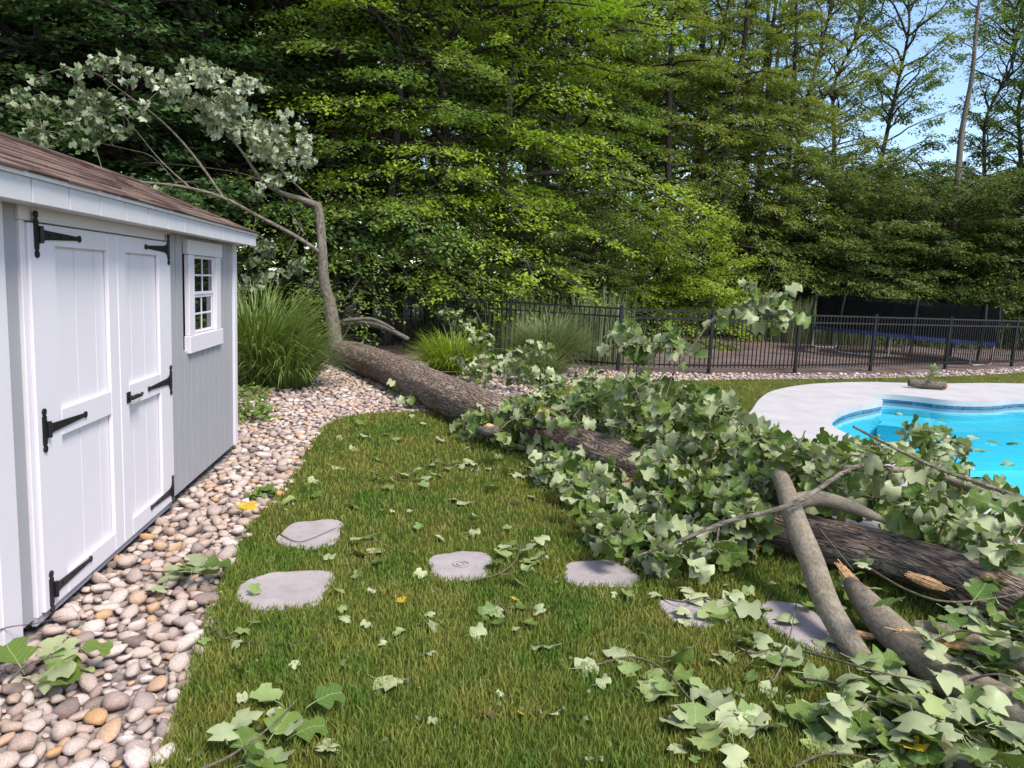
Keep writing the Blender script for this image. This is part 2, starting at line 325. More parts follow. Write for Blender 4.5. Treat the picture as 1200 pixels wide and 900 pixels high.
# deck slab: top, outer edge, inner edge
coping = pool; k = len(deck_out); kk = len(pool)
dk = sheet('pool_deck', deck_out, [coping], .035, MAT['concrete']); tag(dk, 'pale concrete deck curving round the swimming pool', kind='structure')
def band(name, lp, z0, z1, mat, parent):
    n_ = len(lp); V = np.vstack([np.c_[lp[:, :2], np.full(n_, z0)], np.c_[lp[:, :2], np.full(n_, z1)]]); i = np.arange(n_); j = (i+1) % n_
    return obj(name, npmesh(name, V, np.stack([i, j, j+n_, i+n_], 1), True), mat, parent)
band('deck_edge', deck_out, -.09, .035, MAT['concrete'], dk); band('coping_edge', pool, -.055, .035, MAT['concrete'], dk)
pl = empty('swimming_pool', (0, 0, 0)); tag(pl, 'curved pool of bright turquoise water set in pale deck', 'pool')
tile = offset_poly(pool, .012); band('waterline_tile', tile, -.16, -.050, MAT['pool_tile'], pl); band('basin_wall', offset_poly(pool, .014), -.9, -.152, MAT['pool_plaster'], pl)
o = sheet('basin_floor', offset_poly(pool, .02), [], -.9, MAT['pool_plaster']); o.parent = pl
STEP = [(7.28, 10.5), (7.3, 10.9), (7.75, 11.26), (8.2, 11.07), (8.6, 10.74), (10.4, 11.2), (10.9, 10.6), (9.3, 9.9), (7.8, 9.7), (7.0, 10.2)]; st = sheet('entry_step', STEP, [], -.30, MAT['pool_plaster']); st.parent = pl; band('step_riser', np.array(STEP), -.899, -.301, MAT['pool_plaster'], st)
o = sheet('water_surface', offset_poly(pool, .010), [], -.085, MAT['pool_water']); o.parent = pl

# grass blades over the lawn, denser near the camera
STEPS = [(365, 625, .20, .20, 0), (335, 690, .225, .205, 1), (540, 662, .19, .17, 2), (703, 672, .205, .165, 3), (815, 717, .17, .13, 4), (940, 733, .17, .22, 5)]
def blobs(cx, cy, ax_, ay, seed, n_=26):
    r_ = random.Random(seed); ph = [r_.uniform(0, 6.28) for _ in range(4)]; pts = []
    for i in range(n_):
        a = 2*math.pi*i/n_; q = 1+.07*math.sin(2*a+ph[0])+.06*math.sin(3*a+ph[1])+.045*math.sin(5*a+ph[2])+.02*math.sin(9*a+ph[3]); q *= (abs(math.cos(a))**3.2+abs(math.sin(a))**3.2)**(-1/3.2)*.94
        pts.append((cx+ax_*q*math.cos(a), cy+ay*q*math.sin(a)))
    return pts
step_polys = []
for px, py, ax_, ay, sd in STEPS:
    p = un(px, py, .01); step_polys.append(blobs(p[0], p[1], ax_, ay*1.25, sd))
def sample_lawn(n_, x0, x1, y0, y1):
    P = np.c_[RNG.uniform(x0, x1, n_), RNG.uniform(y0, y1, n_)]; d = np.hypot(P[:, 0], P[:, 1])
    P = P[RNG.random(n_) < np.minimum(1, (2.7/np.maximum(d, .1))**1.7)]
    P = P[inside(P, lawn_poly) & ~inside(P, deck_out)]
    for s_ in step_polys:
        c0 = np.mean(s_, 0); P = P[~inside(P, [c0+(np.array(q)-c0)*.93 for q in s_])]
    return P
def blade_mesh(name, P, hgt, wid, z0=0.0, lean=.45):
    n_ = len(P); d = np.hypot(P[:, 0], P[:, 1]); f_ = np.maximum(1, d/2.6)
    h_ = hgt*RNG.uniform(.55, 1.25, n_); w_ = wid*f_*RNG.uniform(.7, 1.3, n_); a = RNG.uniform(0, 2*np.pi, n_); la = RNG.uniform(0, 2*np.pi, n_); lm = RNG.uniform(0, lean, n_)*h_*1.6
    b = np.c_[P, np.full(n_, z0-.003)]; side = np.c_[np.cos(a), np.sin(a), np.zeros(n_)]*w_[:, None]*.5
    ld = np.c_[np.cos(la), np.sin(la), np.zeros(n_)]*lm[:, None]; up = np.c_[np.zeros((n_, 2)), h_]
    V = np.stack([b-side, b+side, b+side*.8+ld*.35+up*.6, b-side*.8+ld*.35+up*.6, b+ld+up*.97], 1).reshape(-1, 3)
    i = np.arange(n_)*5; F = np.vstack([np.stack([i, i+1, i+2], 1), np.stack([i, i+2, i+3], 1), np.stack([i+3, i+2, i+4], 1)])
    return npmesh(name, V, F, False, {'tint': np.repeat(RNG.random(n_), 5)})
P = np.vstack([sample_lawn(260000, -1.2, 3.2, 1.3, 9.2)]+[sample_lawn(90000, -1, 3.2, 1.3, 4.2), sample_lawn(110000, 3, 18, 9, 18), sample_lawn(50000, .5, 6, 7.5, 13.5)])
gr = obj('grass', blade_mesh('grass', P, .042, .0042), MAT['grass_blade']); tag(gr, 'short mown grass blades covering the lawn', 'grass', kind='stuff')
# stepping stones
for q, ((px, py, *_), s_, lb) in enumerate(zip(STEPS, step_polys, ['flat grey stepping stone with a dark twig lying across it near the stone bed', 'large flat grey stepping stone with a few brown specks on its face', 'stepping stone half under a leafy twig, with a small round mark', 'rounded pale stepping stone with its edge under the tree leaves', 'small stepping stone partly covered by wilted leaves', 'stepping stone standing beside the thick fallen limb'])):
    c0 = np.mean(s_, 0); b_ = MB(); n_ = len(s_); r_ = random.Random(q)
    pts = [(x-c0[0], y-c0[1]) for x, y in s_]
    b_.poly(pts, -.05, .014, 2); so_ = b_.build('stepping_stone', MAT['flagstone'], loc=(c0[0], c0[1], 0), bevel=.006)
    tag(so_, lb, 'stepping stone', 'stepping stones in the lawn')
    if q == 2:
        m_ = MB(); ring = [(.045*math.cos(a_), .045*math.sin(a_), .0175) for a_ in np.linspace(0, 2*math.pi, 17)]; m_.tube(ring, .004, 5); ring = [(.022*math.cos(a_), .022*math.sin(a_), .0175) for a_ in np.linspace(0, 2*math.pi, 13)]; m_.tube(ring, .004, 5); m_.build('round_mark', MAT['flagstone'], so_)

# ------------------------------------------------------------------ river stones
def stone_proto(i):
    bm = bmesh.new(); bmesh.ops.create_icosphere(bm, subdivisions=2, radius=1); r_ = random.Random(i+50)
    off = Vector((r_.uniform(-9, 9), r_.uniform(-9, 9), r_.uniform(-9, 9))); ex = r_.uniform(.58, .95); fl = r_.uniform(.36, .58); cuts = [(Vector((r_.gauss(0, 1), r_.gauss(0, 1), r_.gauss(0, .8))).normalized(), r_.uniform(.62, .9)) for _ in range(6)]
    for v in bm.verts:
        n_ = v.co.normalized(); q = 1+.38*mnoise.noise(n_*.9+off)+.17*mnoise.noise(n_*2.1+off)
        for pn, pd in cuts: q = min(q, pd/max(.05, n_.dot(pn)))
        v.co = Vector((n_.x*q, n_.y*q*ex, math.copysign(abs(n_.z)**.85, n_.z)*q*fl))
    me = bpy.data.meshes.new('river_stone'); bm.to_mesh(me); bm.free(); me.polygons.foreach_set('use_smooth', [True]*len(me.polygons)); me.materials.append(MAT['stone']); return me
SPROT = [stone_proto(i) for i in range(12)]
class Dart:
    def __init__(s, cell): s.c = cell; s.g = {}
    def ok(s, x, y, r, k):
        i, j = int(x//s.c), int(y//s.c)
        for a in (-1, 0, 1):
            for b in (-1, 0, 1):
                for (X, Y, R_) in s.g.get((i+a, j+b), ()):
                    if (X-x)**2+(Y-y)**2 < (k*(r+R_))**2: return False
        s.g.setdefault((i, j), []).append((x, y, r)); return True
stones = []; dart = Dart(.17); rs = random.Random(3)
def shed_free(x, y): return not (x < -1.62 and 2.0 < y < 6.72)
def in_bed(P):
    return inside(P, bed) & ~inside(P, lawn_edge_inset)
lawn_edge_inset = np.vstack([lawn_edge+np.array([.03, 0]), [(22, 18), (22, -3)]])
for (rlo, rhi, ntry, kf, x0, x1, y0, y1) in ((.044, .06, 1100, .74, -2.4, -.6, 1.2, 7.5), (.03, .044, 9000, .72, -2.6, -.5, 1.2, 9), (.022, .034, 22000, .72, -2.4, -.6, 1.2, 7.5), (.014, .02, 9000, .8, -2.0, -.6, 1.4, 4.5), (.034, .052, 12000, .74, -4.2, 5, 7, 14.4), (.022, .034, 16000, .74, -3.2, 3, 6, 12.5), (.03, .05, 11000, .75, 4, 20, 11, 19.8)):
    P = np.c_[[rs.uniform(x0, x1) for _ in range(ntry)], [rs.uniform(y0, y1) for _ in range(ntry)]]; P = P[in_bed(P)]
    for x, y in P:
        r = rs.uniform(rlo, rhi)
        if shed_free(x, y) and not (x < -1.75 and y < 6.7) and dart.ok(x, y, r, kf): stones.append((x, y, r))
vis = []
for s_ in stones:
    d = np.array([s_[0], s_[1], 0])-CP; zc = d@_F
    if zc > .3:
        u = 600+FPX*(d@R2)/zc; v = 450-FPX*(d@U2)/zc
        if -20 < u < 1220 and v < 925: vis.append((s_[2]/zc, s_))
vis.sort(reverse=True, key=lambda q: q[0]); near = {id(q[1]) for q in vis[:300]}
SV = [np.array([v.co[:] for v in m_.vertices]) for m_ in SPROT]; SF = np.array([list(p.vertices) for p in SPROT[0].polygons])
fv, ff = [], []; nb = 0
for s_ in stones:
    x, y, r = s_; pr = rs.randrange(12); rz = rs.uniform(0, 6.28); tx, ty = rs.uniform(-.4, .4), rs.uniform(-.4, .4); z = -.03+r*rs.uniform(.3, .75); el = rs.uniform(.85, 1.3)
    if id(s_) in near:
        o = bpy.data.objects.new('river_stone', SPROT[pr]); link(o, gb); o.location = (x, y, z); o.rotation_euler = (tx, ty, rz); o.scale = (r*el, r, r*rs.uniform(.85, 1.15))
    else:
        A = SV[pr]*np.array([r*el, r, r]); R_ = np.array(Matrix.Rotation(rz, 3, 'Z') @ Matrix.Rotation(tx, 3, 'X')); fv.append(A@R_.T+np.array([x, y, z])); ff.append(SF+nb); nb += len(A)
o = obj('river_stones', npmesh('river_stones', np.vstack(fv), np.vstack(ff), True), MAT['stone_far'], gb); tag(o, kind='stuff')

# ------------------------------------------------------------------ shed
WX = -1.64; SY0, SY1 = 2.25, 6.70; RX, RZ = -2.48, 2.30; BX = -3.32; WZ = 1.90
shed = empty('garden_shed', (WX, 4.5, 0)); tag(shed, 'grey board-sided garden shed with white double doors and brown shingle roof', 'shed')
shed.matrix_world = Matrix.Translation((0, 0, 0))
sm = MB(); sm.box(BX, WX-.062, SY0+.02, SY1-.02, .05, WZ); sm.poly([(WX-.062, WZ), (BX, WZ), (RX, RZ-.06)], SY0+.02, SY1-.02, 1); wall = sm.build('wall', MAT['grey_siding'], shed)
MB().box(BX+.05, WX-.06, SY0+.05, SY1-.05, 0, .052).build('skid_dark_gap', MAT['black_iron'], shed)  # skid block in near-black; shade of the gap below is put into its colour
WIN = (5.38, 6.19, 1.0, 1.785)
y = 5.0; pw = .146
def plank(y0, y1, z0, z1): MB().box(WX-.0615, WX-.004, y0+.007, y1-.007, z0, z1).build('siding_board', MAT['grey_siding'], shed, bevel=.001)
ys = list(np.arange(5.0, 6.60, pw))+[6.615]
for y0, y1 in zip(ys[:-1], ys[1:]):
    if y1 > WIN[0]+.03 and y0 < WIN[1]-.03:
        plank(y0, y1, .05, WIN[2]+.02); plank(y0, y1, WIN[3]-.02, WZ)
    else: plank(y0, y1, .05, WZ)
plank(3.10, 3.225, .05, WZ)
for y0, y1 in ((2.35, 2.5), (2.5, 2.65), (2.65, 2.8), (2.8, 2.96)): plank(y0, y1, .05, WZ)
for x0 in np.arange(BX, WX-.1, .15):            # gable boards
    MB().box(x0+.003, min(x0+.147, WX-.03), SY0+.004, SY0+.0195, .05, WZ).build('gable_board', MAT['grey_siding'], shed)
    MB().box(x0+.003, min(x0+.147, WX-.03), SY1-.02, SY1-.004, .05, WZ).build('gable_board', MAT['grey_siding'], shed)
W_ = MAT['white_paint']
def wbox(name, y0, y1, z0, z1, x0, x1, parent, bevel=.003, mat=W_): return MB().box(WX+x0, WX+x1, y0, y1, z0, z1).build(name, mat, parent, bevel=bevel)
wbox('corner_board', 6.61, SY1+.005, .05, WZ, -.03, .014, shed); MB().box(WX-.09, WX-.031, SY1-.003, SY1+.012, .05, WZ).build('corner_board', W_, shed, bevel=.003)
wbox('corner_board', 2.96, 3.10, .012, WZ, -.02, .014, shed)
wbox('header_trim', 3.225, 5.0, 1.765, 1.845, -.02, .010, shed); wbox('door_jamb', 3.225, 3.262, .05, 1.764, -.02, .010, shed); wbox('door_jamb', 4.965, 5.0, .05, 1.764, -.02, .010, shed)
wbox('sill_board', 3.225, 5.0, .012, .048, -.02, .004, shed, mat=MAT['grey_siding'])
def hinge(parent, y, z, sgn):
    m_ = MB(); X = WX+.0235
    m_.poly([(y-.016, z-.062), (y+.016, z-.062), (y+.016, z+.062), (y-.016, z+.062)], X, X+.006, 0)
    for zz in (z-.082, z+.082): m_.tube([(X, y, zz), (X+.007, y, zz)], .016, 10)
    m_.poly([(y-.009, z-.08), (y+.009, z-.08), (y+.009, z+.08), (y-.009, z+.08)], X+.0001, X+.0055, 0)
    m_.tube([(X+.010, y+sgn*.028, z-.036), (X+.010, y+sgn*.028, z+.036)], .010, 8)
    s_ = [(y+sgn*.03, z-.027), (y+sgn*.08, z-.020), (y+sgn*.37, z-.009), (y+sgn*.37, z+.009), (y+sgn*.08, z+.020), (y+sgn*.03, z+.027)]
    if sgn < 0: s_ = s_[::-1]
    m_.poly(s_, X+.001, X+.007, 0); m_.tube([(X+.001, y+sgn*.385, z), (X+.0075, y+sgn*.385, z)], .016, 10)
    h_ = m_.build('hinge', MAT['black_iron'], parent)
    for yy in (.10, .2, .3): MB().tube([(X+.005, y+sgn*yy, z), (X+.011, y+sgn*yy, z)], .006, 6).build('bolt', MAT['black_iron'], h_)
def leaf_door(y0, y1, hy, sgn):
    d_ = MB().box(WX-.018, WX-.016, y0, y1, .055, 1.76).build('door', W_, shed)
    n_ = 4; a_ = y0+.02; b_ = y1-.02; s_ = (b_-a_)/n_
    for i in range(n_):
        wbox('door_board', a_+i*s_+.004, a_+(i+1)*s_-.004, .06, 1.755, -.0158, .002, d_, .001)
    f_ = lambda ya, yb, za, zb: wbox('door_rail', ya, yb, za, zb, .0022, .0235, d_, .004)
    g_ = lambda ya, yb, za, zb: wbox('door_stile', ya, yb, za, zb, .0022, .0235, d_, .004)
    hw = .215 if sgn > 0 else .115; ow = .115 if sgn > 0 else .215
    ya, yb = (y0+hw, y1-ow)
    g_(y0, ya-.001, .057, 1.758); g_(yb+.001, y1, .057, 1.758)
    f_(ya, yb, 1.668, 1.758); f_(ya, yb, .815, .94); f_(ya, yb, .057, .16)
    for z in (1.712, .872, .135): hinge(d_, hy, z, sgn)
    return d_
leaf_door(3.264, 4.130, 3.318, 1); d2 = leaf_door(4.138, 4.963, 4.925, -1)
m_ = MB(); X = WX+.0236; m_.tube([(X, 4.235, .868), (X+.03, 4.235, .868)], .013, 8); m_.tube([(X+.028, 4.215, .868), (X+.032, 4.28, .872), (X+.028, 4.345, .866), (X+.02, 4.385, .872)], [.012, .013, .010, .008], 8); m_.poly([(4.21, .84), (4.26, .84), (4.26, .90), (4.21, .90)], X, X+.005, 0); m_.build('door_handle', MAT['black_iron'], d2)
# window
wn = wbox('window', WIN[0]+.11, WIN[1]-.11, WIN[2]+.08, WIN[3]-.05, -.035, -.03, shed, 0, MAT['window_glass'])
y0, y1, z0, z1 = WIN
wbox('window_trim', y0, y0+.125, z0+.125, z1-.09, -.022, .012, wn); wbox('window_trim', y1-.125, y1, z0+.125, z1-.09, -.022, .012, wn)
wbox('window_trim', y0-.03, y1+.03, z1-.088, z1+.012, -.022, .018, wn); wbox('window_sill', y0-.02, y1+.02, z0, z0+.123, -.022, .022, wn)
gy0, gy1, gz0, gz1 = y0+.126, y1-.126, z0+.126, z1-.091
ym = (gy0+gy1)/2; zm = (gz0+gz1)/2
for (a0, b0) in ((gz0, zm), (zm, gz1)):
    xx = -.012 if a0 == zm else -.02
    sash = wbox('sash', gy0, gy1, a0, a0+.022, xx-.012, xx, wn, .002)
    for (p0, p1, q0, q1) in ((gy0, gy1, b0-.022, b0), (gy0, gy0+.024, a0+.0225, b0-.0225), (gy1-.024, gy1, a0+.0225, b0-.0225)): wbox('sash_bar', p0, p1, q0, q1, xx-.012, xx, sash, .002)
    wbox('muntin', ym-.007, ym+.007, a0+.0225, b0-.0225, xx-.010, xx-.002, sash, .001); hz = (a0+b0)/2
    wbox('muntin', gy0+.0245, ym-.0075, hz-.007, hz+.007, xx-.010, xx-.002, sash, .001); wbox('muntin', ym+.0075, gy1-.0245, hz-.007, hz+.007, xx-.010, xx-.002, sash, .001)
    for (pa, pb) in ((gy0+.0245, ym-.0075), (ym+.0075, gy1-.0245)):
        for (za, zb) in ((a0+.0225, hz-.0075), (hz+.0075, b0-.0225)): wbox('pane', pa, pb, za, zb, xx-.0095, xx-.007, sash, 0, MAT['window_glass'])
# eaves and roof
EX, EZ = WX+.15, 1.925
fy = list(np.arange(SY0-.1, SY1+.1, .30))
for a_ in fy:
    b_ = min(a_+.291, SY1+.115); MB().box(EX-.02, EX, a_, b_, EZ-.105, EZ-.012).build('fascia_board', MAT['fascia_paint'], shed, bevel=.002)
MB().box(EX-.002, EX+.012, SY0-.11, SY1+.125, EZ-.0115, EZ+.006).build('drip_edge', W_, shed)
MB().box(WX+.002, EX-.021, SY0-.1, SY1+.10, EZ-.10, EZ-.085).build('soffit', W_, shed)
slope = math.atan2(RZ-EZ, EX-RX); SL = math.hypot(RZ-EZ, EX-RX); BEX = 2*RX-EX
roof = MB().poly([(EX, EZ), (RX, RZ), (BEX, EZ), (BEX, EZ-.02), (RX, RZ-.025), (EX, EZ-.02)], SY0-.1, SY1+.11, 1).build('roof', MAT['grey_siding'], shed)
roof.location.z = .006
for sg, nm in ((1, 'rake_board'), (-1, 'rake_board')):
    x0, x1 = (EX, RX) if sg > 0 else (BEX, RX)
    MB().poly([(x0, EZ-.01), (x1, RZ-.01), (x1, RZ-.11), (x0, EZ-.105)], SY1+.112, SY1+.13, 1).build(nm, MAT['fascia_paint'], shed)
shm = MB().box(-.001, .165, 0, .31, 0, .009).mesh('shingle', .002); shm.materials.append(MAT['shingle'])
rr = random.Random(5); ex_ = .122; nrow = int(SL/ex_)+1
for sgn in (1, -1):
    for i in range(nrow):
        yy = SY0-.12-rr.uniform(0, .3)
        while yy < SY1+.13:
            wd = rr.choice((.16, .22, .28, .31)); y_a = max(yy, SY0-.125); y_b = min(yy+wd, SY1+.14)
            if y_b-y_a > .05 and (sgn > 0 or i < 99):
                s_ = i*ex_-.02; o = bpy.data.objects.new('shingle', shm); link(o, roof)
                px_ = EX-s_*math.cos(slope)+.006; pz_ = EZ+s_*math.sin(slope)+.010
                L_ = min(.165, SL-s_+.01)
                ln = L_/.165; tz = slope-.045+rr.uniform(-.008, .008)
                if sgn > 0: o.matrix_world = Matrix.Translation((px_, y_b-.003, pz_+rr.uniform(0, .003))) @ Matrix.Rotation(math.pi, 4, 'Z') @ Matrix.Rotation(-tz, 4, 'Y') @ Matrix.Diagonal((ln, (y_b-y_a-.006)/.31, rr.uniform(.9, 1.5), 1))
                else: o.matrix_world = Matrix.Translation((2*RX-px_, y_a+.003, pz_)) @ Matrix.Rotation(-tz, 4, 'Y') @ Matrix.Diagonal((ln, (y_b-y_a-.006)/.31, 1, 1))
                o.parent = roof; o.location.z -= .006
            yy += wd
for a_ in np.arange(SY0-.12, SY1, .3):
    b_ = min(a_+.3, SY1+.14); MB().poly([(RX-.10, RZ-.018), (RX, RZ+.022), (RX+.10, RZ-.018), (RX+.10, RZ-.006), (RX, RZ+.034), (RX-.10, RZ-.006)], a_+.002, b_-.002, 1).build('ridge_cap', MAT['shingle'], roof)

# ------------------------------------------------------------------ fence
FH = 1.22
fpost = [bear(475, 16.9), bear(600, 15.2), bear(730, 13.9), bear(838, 14.15), bear(940, 14.75), bear(1029, 15.7), bear(1117, 16.8), bear(1195, 18.1), np.array([19.3, 19.6, 0])]
fence = empty('metal_fence', fpost[3]); tag(fence, 'black metal picket fence along the back of the yard', 'fence')
fence.location = (0, 0, 0)
MF = MAT['fence_metal']
for p in fpost:
    b_ = MB().box(p[0]-.03, p[0]+.03, p[1]-.03, p[1]+.03, -.05, FH+.03).build('post', MF, fence, bevel=.003)
    MB().box(p[0]-.036, p[0]+.036, p[1]-.036, p[1]+.036, FH+.031, FH+.045).build('post_cap', MF, b_, bevel=.004)
pk = MB().box(-.009, .009, -.009, .009, .06, FH-.035).mesh('picket'); pk.materials.append(MF)
for a_, b_ in zip(fpost[:-1], fpost[1:]):
    d = b_-a_; Ld = np.linalg.norm(d); ang = math.atan2(d[1], d[0])
    for z in (.10, FH-.19, FH-.034):
        o = MB().box(.03, Ld-.03, -.016, .016, z, z+.034).build('rail', MF, fence, loc=tuple(a_), rot=(0, 0, ang))
    n_ = int(Ld/.108)
    for i in range(1, n_):
        o = bpy.data.objects.new('picket', pk); link(o, fence); o.location = a_+d*i/n_; o.rotation_euler = (0, 0, ang)

# ------------------------------------------------------------------ trampoline
tz = math.radians(-2.2)
tr_ = empty('trampoline', (14.2, 20.2, -.05)); tag(tr_, 'round trampoline with blue edge pad and dark safety net behind the fence', 'trampoline')
tr_.rotation_euler = (0, math.radians(2.4), .2)
TR = 2.4; PZ = .66
circ = lambda r, z, n_=40: [(r*math.cos(2*math.pi*i/n_), r*math.sin(2*math.pi*i/n_), z) for i in range(n_+1)]
MB().tube(circ(TR, PZ-.03), .024, 6).build('frame_ring', MAT['galvanised'], tr_)
pv = []; pf = []; n_ = 48
for i in range(n_):
    a_ = 2*math.pi*i/n_
    for r, z in ((TR-.3, PZ), (TR+.03, PZ+.02), (TR+.03, PZ-.07), (TR-.3, PZ-.03)): pv.append((r*math.cos(a_), r*math.sin(a_), z))
for i in range(n_):
    j = (i+1) % n_
    for q in range(4): q2 = (q+1) % 4; pf.append([4*i+q, 4*j+q, 4*j+q2, 4*i+q2])
obj('edge_pad', npmesh('edge_pad', np.array(pv), np.array(pf)), MAT['pad_blue'], tr_)
obj('jumping_mat', npmesh('jumping_mat', np.array([(r_*math.cos(2*math.pi*i/40), r_*math.sin(2*math.pi*i/40), PZ-.04-.03*(1-r_/1.85)) for r_ in (1.84, .6) for i in range(40)]), np.array([[i, (i+1) % 40, 40+(i+1) % 40, 40+i] for i in range(40)])), MAT['net'], tr_)
for i in range(4):
    a0 = i*math.pi/2+.35; leg = MB(); q0, q1 = a0-.33, a0+.33; P0 = [(TR*math.cos(q), TR*math.sin(q)) for q in (q0, q1)]
    leg.tube([(*P0[0], PZ-.05), (P0[0][0], P0[0][1], .07), ((P0[0][0]*.85+P0[1][0]*.15), (P0[0][1]*.85+P0[1][1]*.15), .025), ((P0[0][0]*.15+P0[1][0]*.85), (P0[0][1]*.15+P0[1][1]*.85), .025), (P0[1][0], P0[1][1], .07), (*P0[1], PZ-.05)], .022, 6); leg.build('leg', MAT['galvanised'], tr_)
for i in range(8):
    a_ = 2*math.pi*i/8+.1; x, y = (TR+.05)*math.cos(a_), (TR+.05)*math.sin(a_); MB().tube([(x, y, .1), (x*1.02, y*1.02, PZ+.5), (x, y, PZ+1.02)], .032, 7).build('net_pole', MF, tr_)
nv = np.array([(q*math.cos(2*math.pi*i/48), q*math.sin(2*math.pi*i/48), z-(.05*abs(math.sin(4*(2*math.pi*i/48-.1))) if z > 1 else 0)) for (q, z) in ((TR-.05, PZ+.02), (TR+.0, PZ+1.0)) for i in range(48)]); obj('safety_net', npmesh('safety_net', nv, np.array([[i, (i+1) % 48, 48+(i+1) % 48, 48+i] for i in range(48)])), MAT['net'], tr_)

# ------------------------------------------------------------------ bark tubes
def tube_bark(pts, rad, n=10, rough=0.0, seed=0, caps=True):
    """tube with a 'bark' coordinate attribute and optional ridged displacement; returns V, F, attr"""
    pts = np.asarray(pts, float); m = len(pts); rad = np.broadcast_to(np.asarray(rad, float), (m,))
    T = np.gradient(pts, axis=0); T /= np.linalg.norm(T, axis=1)[:, None]+1e-9
    ln = np.r_[0, np.cumsum(np.linalg.norm(np.diff(pts, axis=0), axis=1))]
    up = np.array([0, 0, 1.]) if abs(T[0, 2]) < .9 else np.array([1., 0, 0]); Us = []
    for i in range(m): up = up-T[i]*(up@T[i]); up /= np.linalg.norm(up)+1e-9; Us.append(up)
    Us = np.array(Us); Ws = np.cross(T, Us); a = np.arange(n)*2*np.pi/n
    C = np.cos(a)[None, :, None]; S = np.sin(a)[None, :, None]; D = Us[:, None]*C+Ws[:, None]*S
    B = np.stack([np.broadcast_to(np.cos(a)[None], (m, n))*rad[:, None], np.broadcast_to(np.sin(a)[None], (m, n))*rad[:, None], np.broadcast_to(ln[:, None]+seed*7.3, (m, n))], 2)
    rr_ = np.broadcast_to(rad[:, None], (m, n)).copy()
    if rough:
        for i in range(m):
            for k in range(n):
                b = B[i, k]; q = Vector((b[0]*9+seed, b[1]*9, b[2]*1.5)); rr_[i, k] += rough*(abs(mnoise.noise(q))*-1.6+.5*mnoise.noise(Vector((b[0]*3, b[1]*3, b[2]*.9)))+.35*abs(mnoise.noise(q*2.3)))
    V = (pts[:, None]+D*rr_[..., None]).reshape(-1, 3); i = np.arange(m-1)[:, None]*n; k_ = np.arange(n)[None]; k2 = (k_+1) % n
    F = np.stack([i+k_, i+k2, i+n+k2, i+n+k_], 2).reshape(-1, 4); A = B.reshape(-1, 3)
    if caps:
        c0 = len(V); V = np.vstack([V, pts[0], pts[-1]]); A = np.vstack([A, B[0, 0], B[-1, 0]])
        q = np.arange(n); q2 = (q+1) % n; e0 = (m-1)*n
        F = np.vstack([F, np.stack([q2, q, np.full(n, c0), np.full(n, c0)], 1)*1, np.stack([e0+q, e0+q2, np.full(n, c0+1), np.full(n, c0+1)], 1)])
    return V, F, A
def quads_to_mesh(name, parts, smooth=True):
    V = []; F = []; A = []; b = 0
    for v, f, a_ in parts: V.append(v); F.append(f+b); A.append(a_); b += len(v)
    V = np.vstack(V); F = np.vstack(F); A = np.vstack(A)
    tri = F[:, 2] == F[:, 3]
    T3 = np.vstack([F[tri][:, :3], F[~tri][:, [0, 1, 2]], F[~tri][:, [0, 2, 3]]])
    return npmesh(name, V, T3, smooth, {'bark': A})
def limb(name, pts, rad, mat, parent=None, n=12, sub=6, rough=0.0, seed=0):
    P_ = catmull(pts, sub); R_ = np.interp(np.linspace(0, 1, len(P_)), np.linspace(0, 1, len(rad)), rad)
    return obj(name, quads_to_mesh(name, [tube_bark(P_, R_, n, rough, seed)]), mat, parent)

# ------------------------------------------------------------------ tulip-tree leaves
def leaf_grid(seed, nu=4, nv=8, curl=1.0):
    r_ = random.Random(seed)
    vv = [0, .05, .16, .32, .45, .57, .72, .85, .93]; wp = [.08, .38, .56, .46, .30, .36, .51, .37, .19]
    fold = r_.uniform(-.1, .55)*curl; bend = r_.uniform(-.9, .5)*curl; tw = r_.uniform(-.5, .5)*curl; ph = r_.uniform(0, 6); wv = r_.uniform(.02, .07)*curl
    V = []
    for i in range(nv+1):
        v, w_ = vv[i], wp[i]
        for j in range(nu+1):
            u = -1+2*j/nu; x = u*w_; yv = v-.10*(1-abs(u))*(v**5)-(.10*abs(u) if i == 0 else 0)
            z = fold*abs(x)+tw*x*(v-.3)+wv*math.sin(9*v+5*u+ph)+.12*curl*math.sin(3*u+ph)*abs(u)*.4
            # bend along the length
            ang = bend*yv; V.append((x, (math.sin(ang)/bend if abs(bend) > 1e-3 else yv)-z*math.sin(ang), z*math.cos(ang)+((1-math.cos(ang))/bend if abs(bend) > 1e-3 else 0)))
    F = [[i*(nu+1)+j, i*(nu+1)+j+1, (i+1)*(nu+1)+j+1, (i+1)*(nu+1)+j] for i in range(nv) for j in range(nu)]
    # petiole: narrow strip behind the base
    b = len(V); r0 = .018
    for q, (yy, zz) in enumerate(((0.02, 0), (-.22, -.02), (-.45, -.08))):
        V += [(-r0, yy, zz), (r0, yy, zz), (0, yy, zz-.03)]
    for q in range(2):
        for k in range(3): k2 = (k+1) % 3; F.append([b+3*q+k, b+3*q+k2, b+3*q+3+k2, b+3*q+3+k])
    return np.array(V), np.array(F)
_vv = [0, .05, .16, .32, .45, .57, .72, .85, .93]; _wp = [.08, .38, .56, .46, .30, .36, .51, .37, .19]
LC = np.array([((-1+2*j/4)*_wp[i], _vv[i], 0) for i in range(9) for j in range(5)]+[(0, 0, 0)]*9)
LG = [leaf_grid(s_, curl=1.35) for s_ in range(10)]; LF = LG[0][1]; LV = [g[0] for g in LG]
FG = [leaf_grid(s_+30, curl=.9) for s_ in range(8)]
def leaf_meshes(name, grids, mat):
    r = []
    for v, f in grids:
        me = npmesh(name, v, f, True, {'lc': LC}); me.materials.append(mat); r.append(me)
    return r
LEAF_ME = leaf_meshes('leaf', LG, MAT['tulip_leaf_single'])
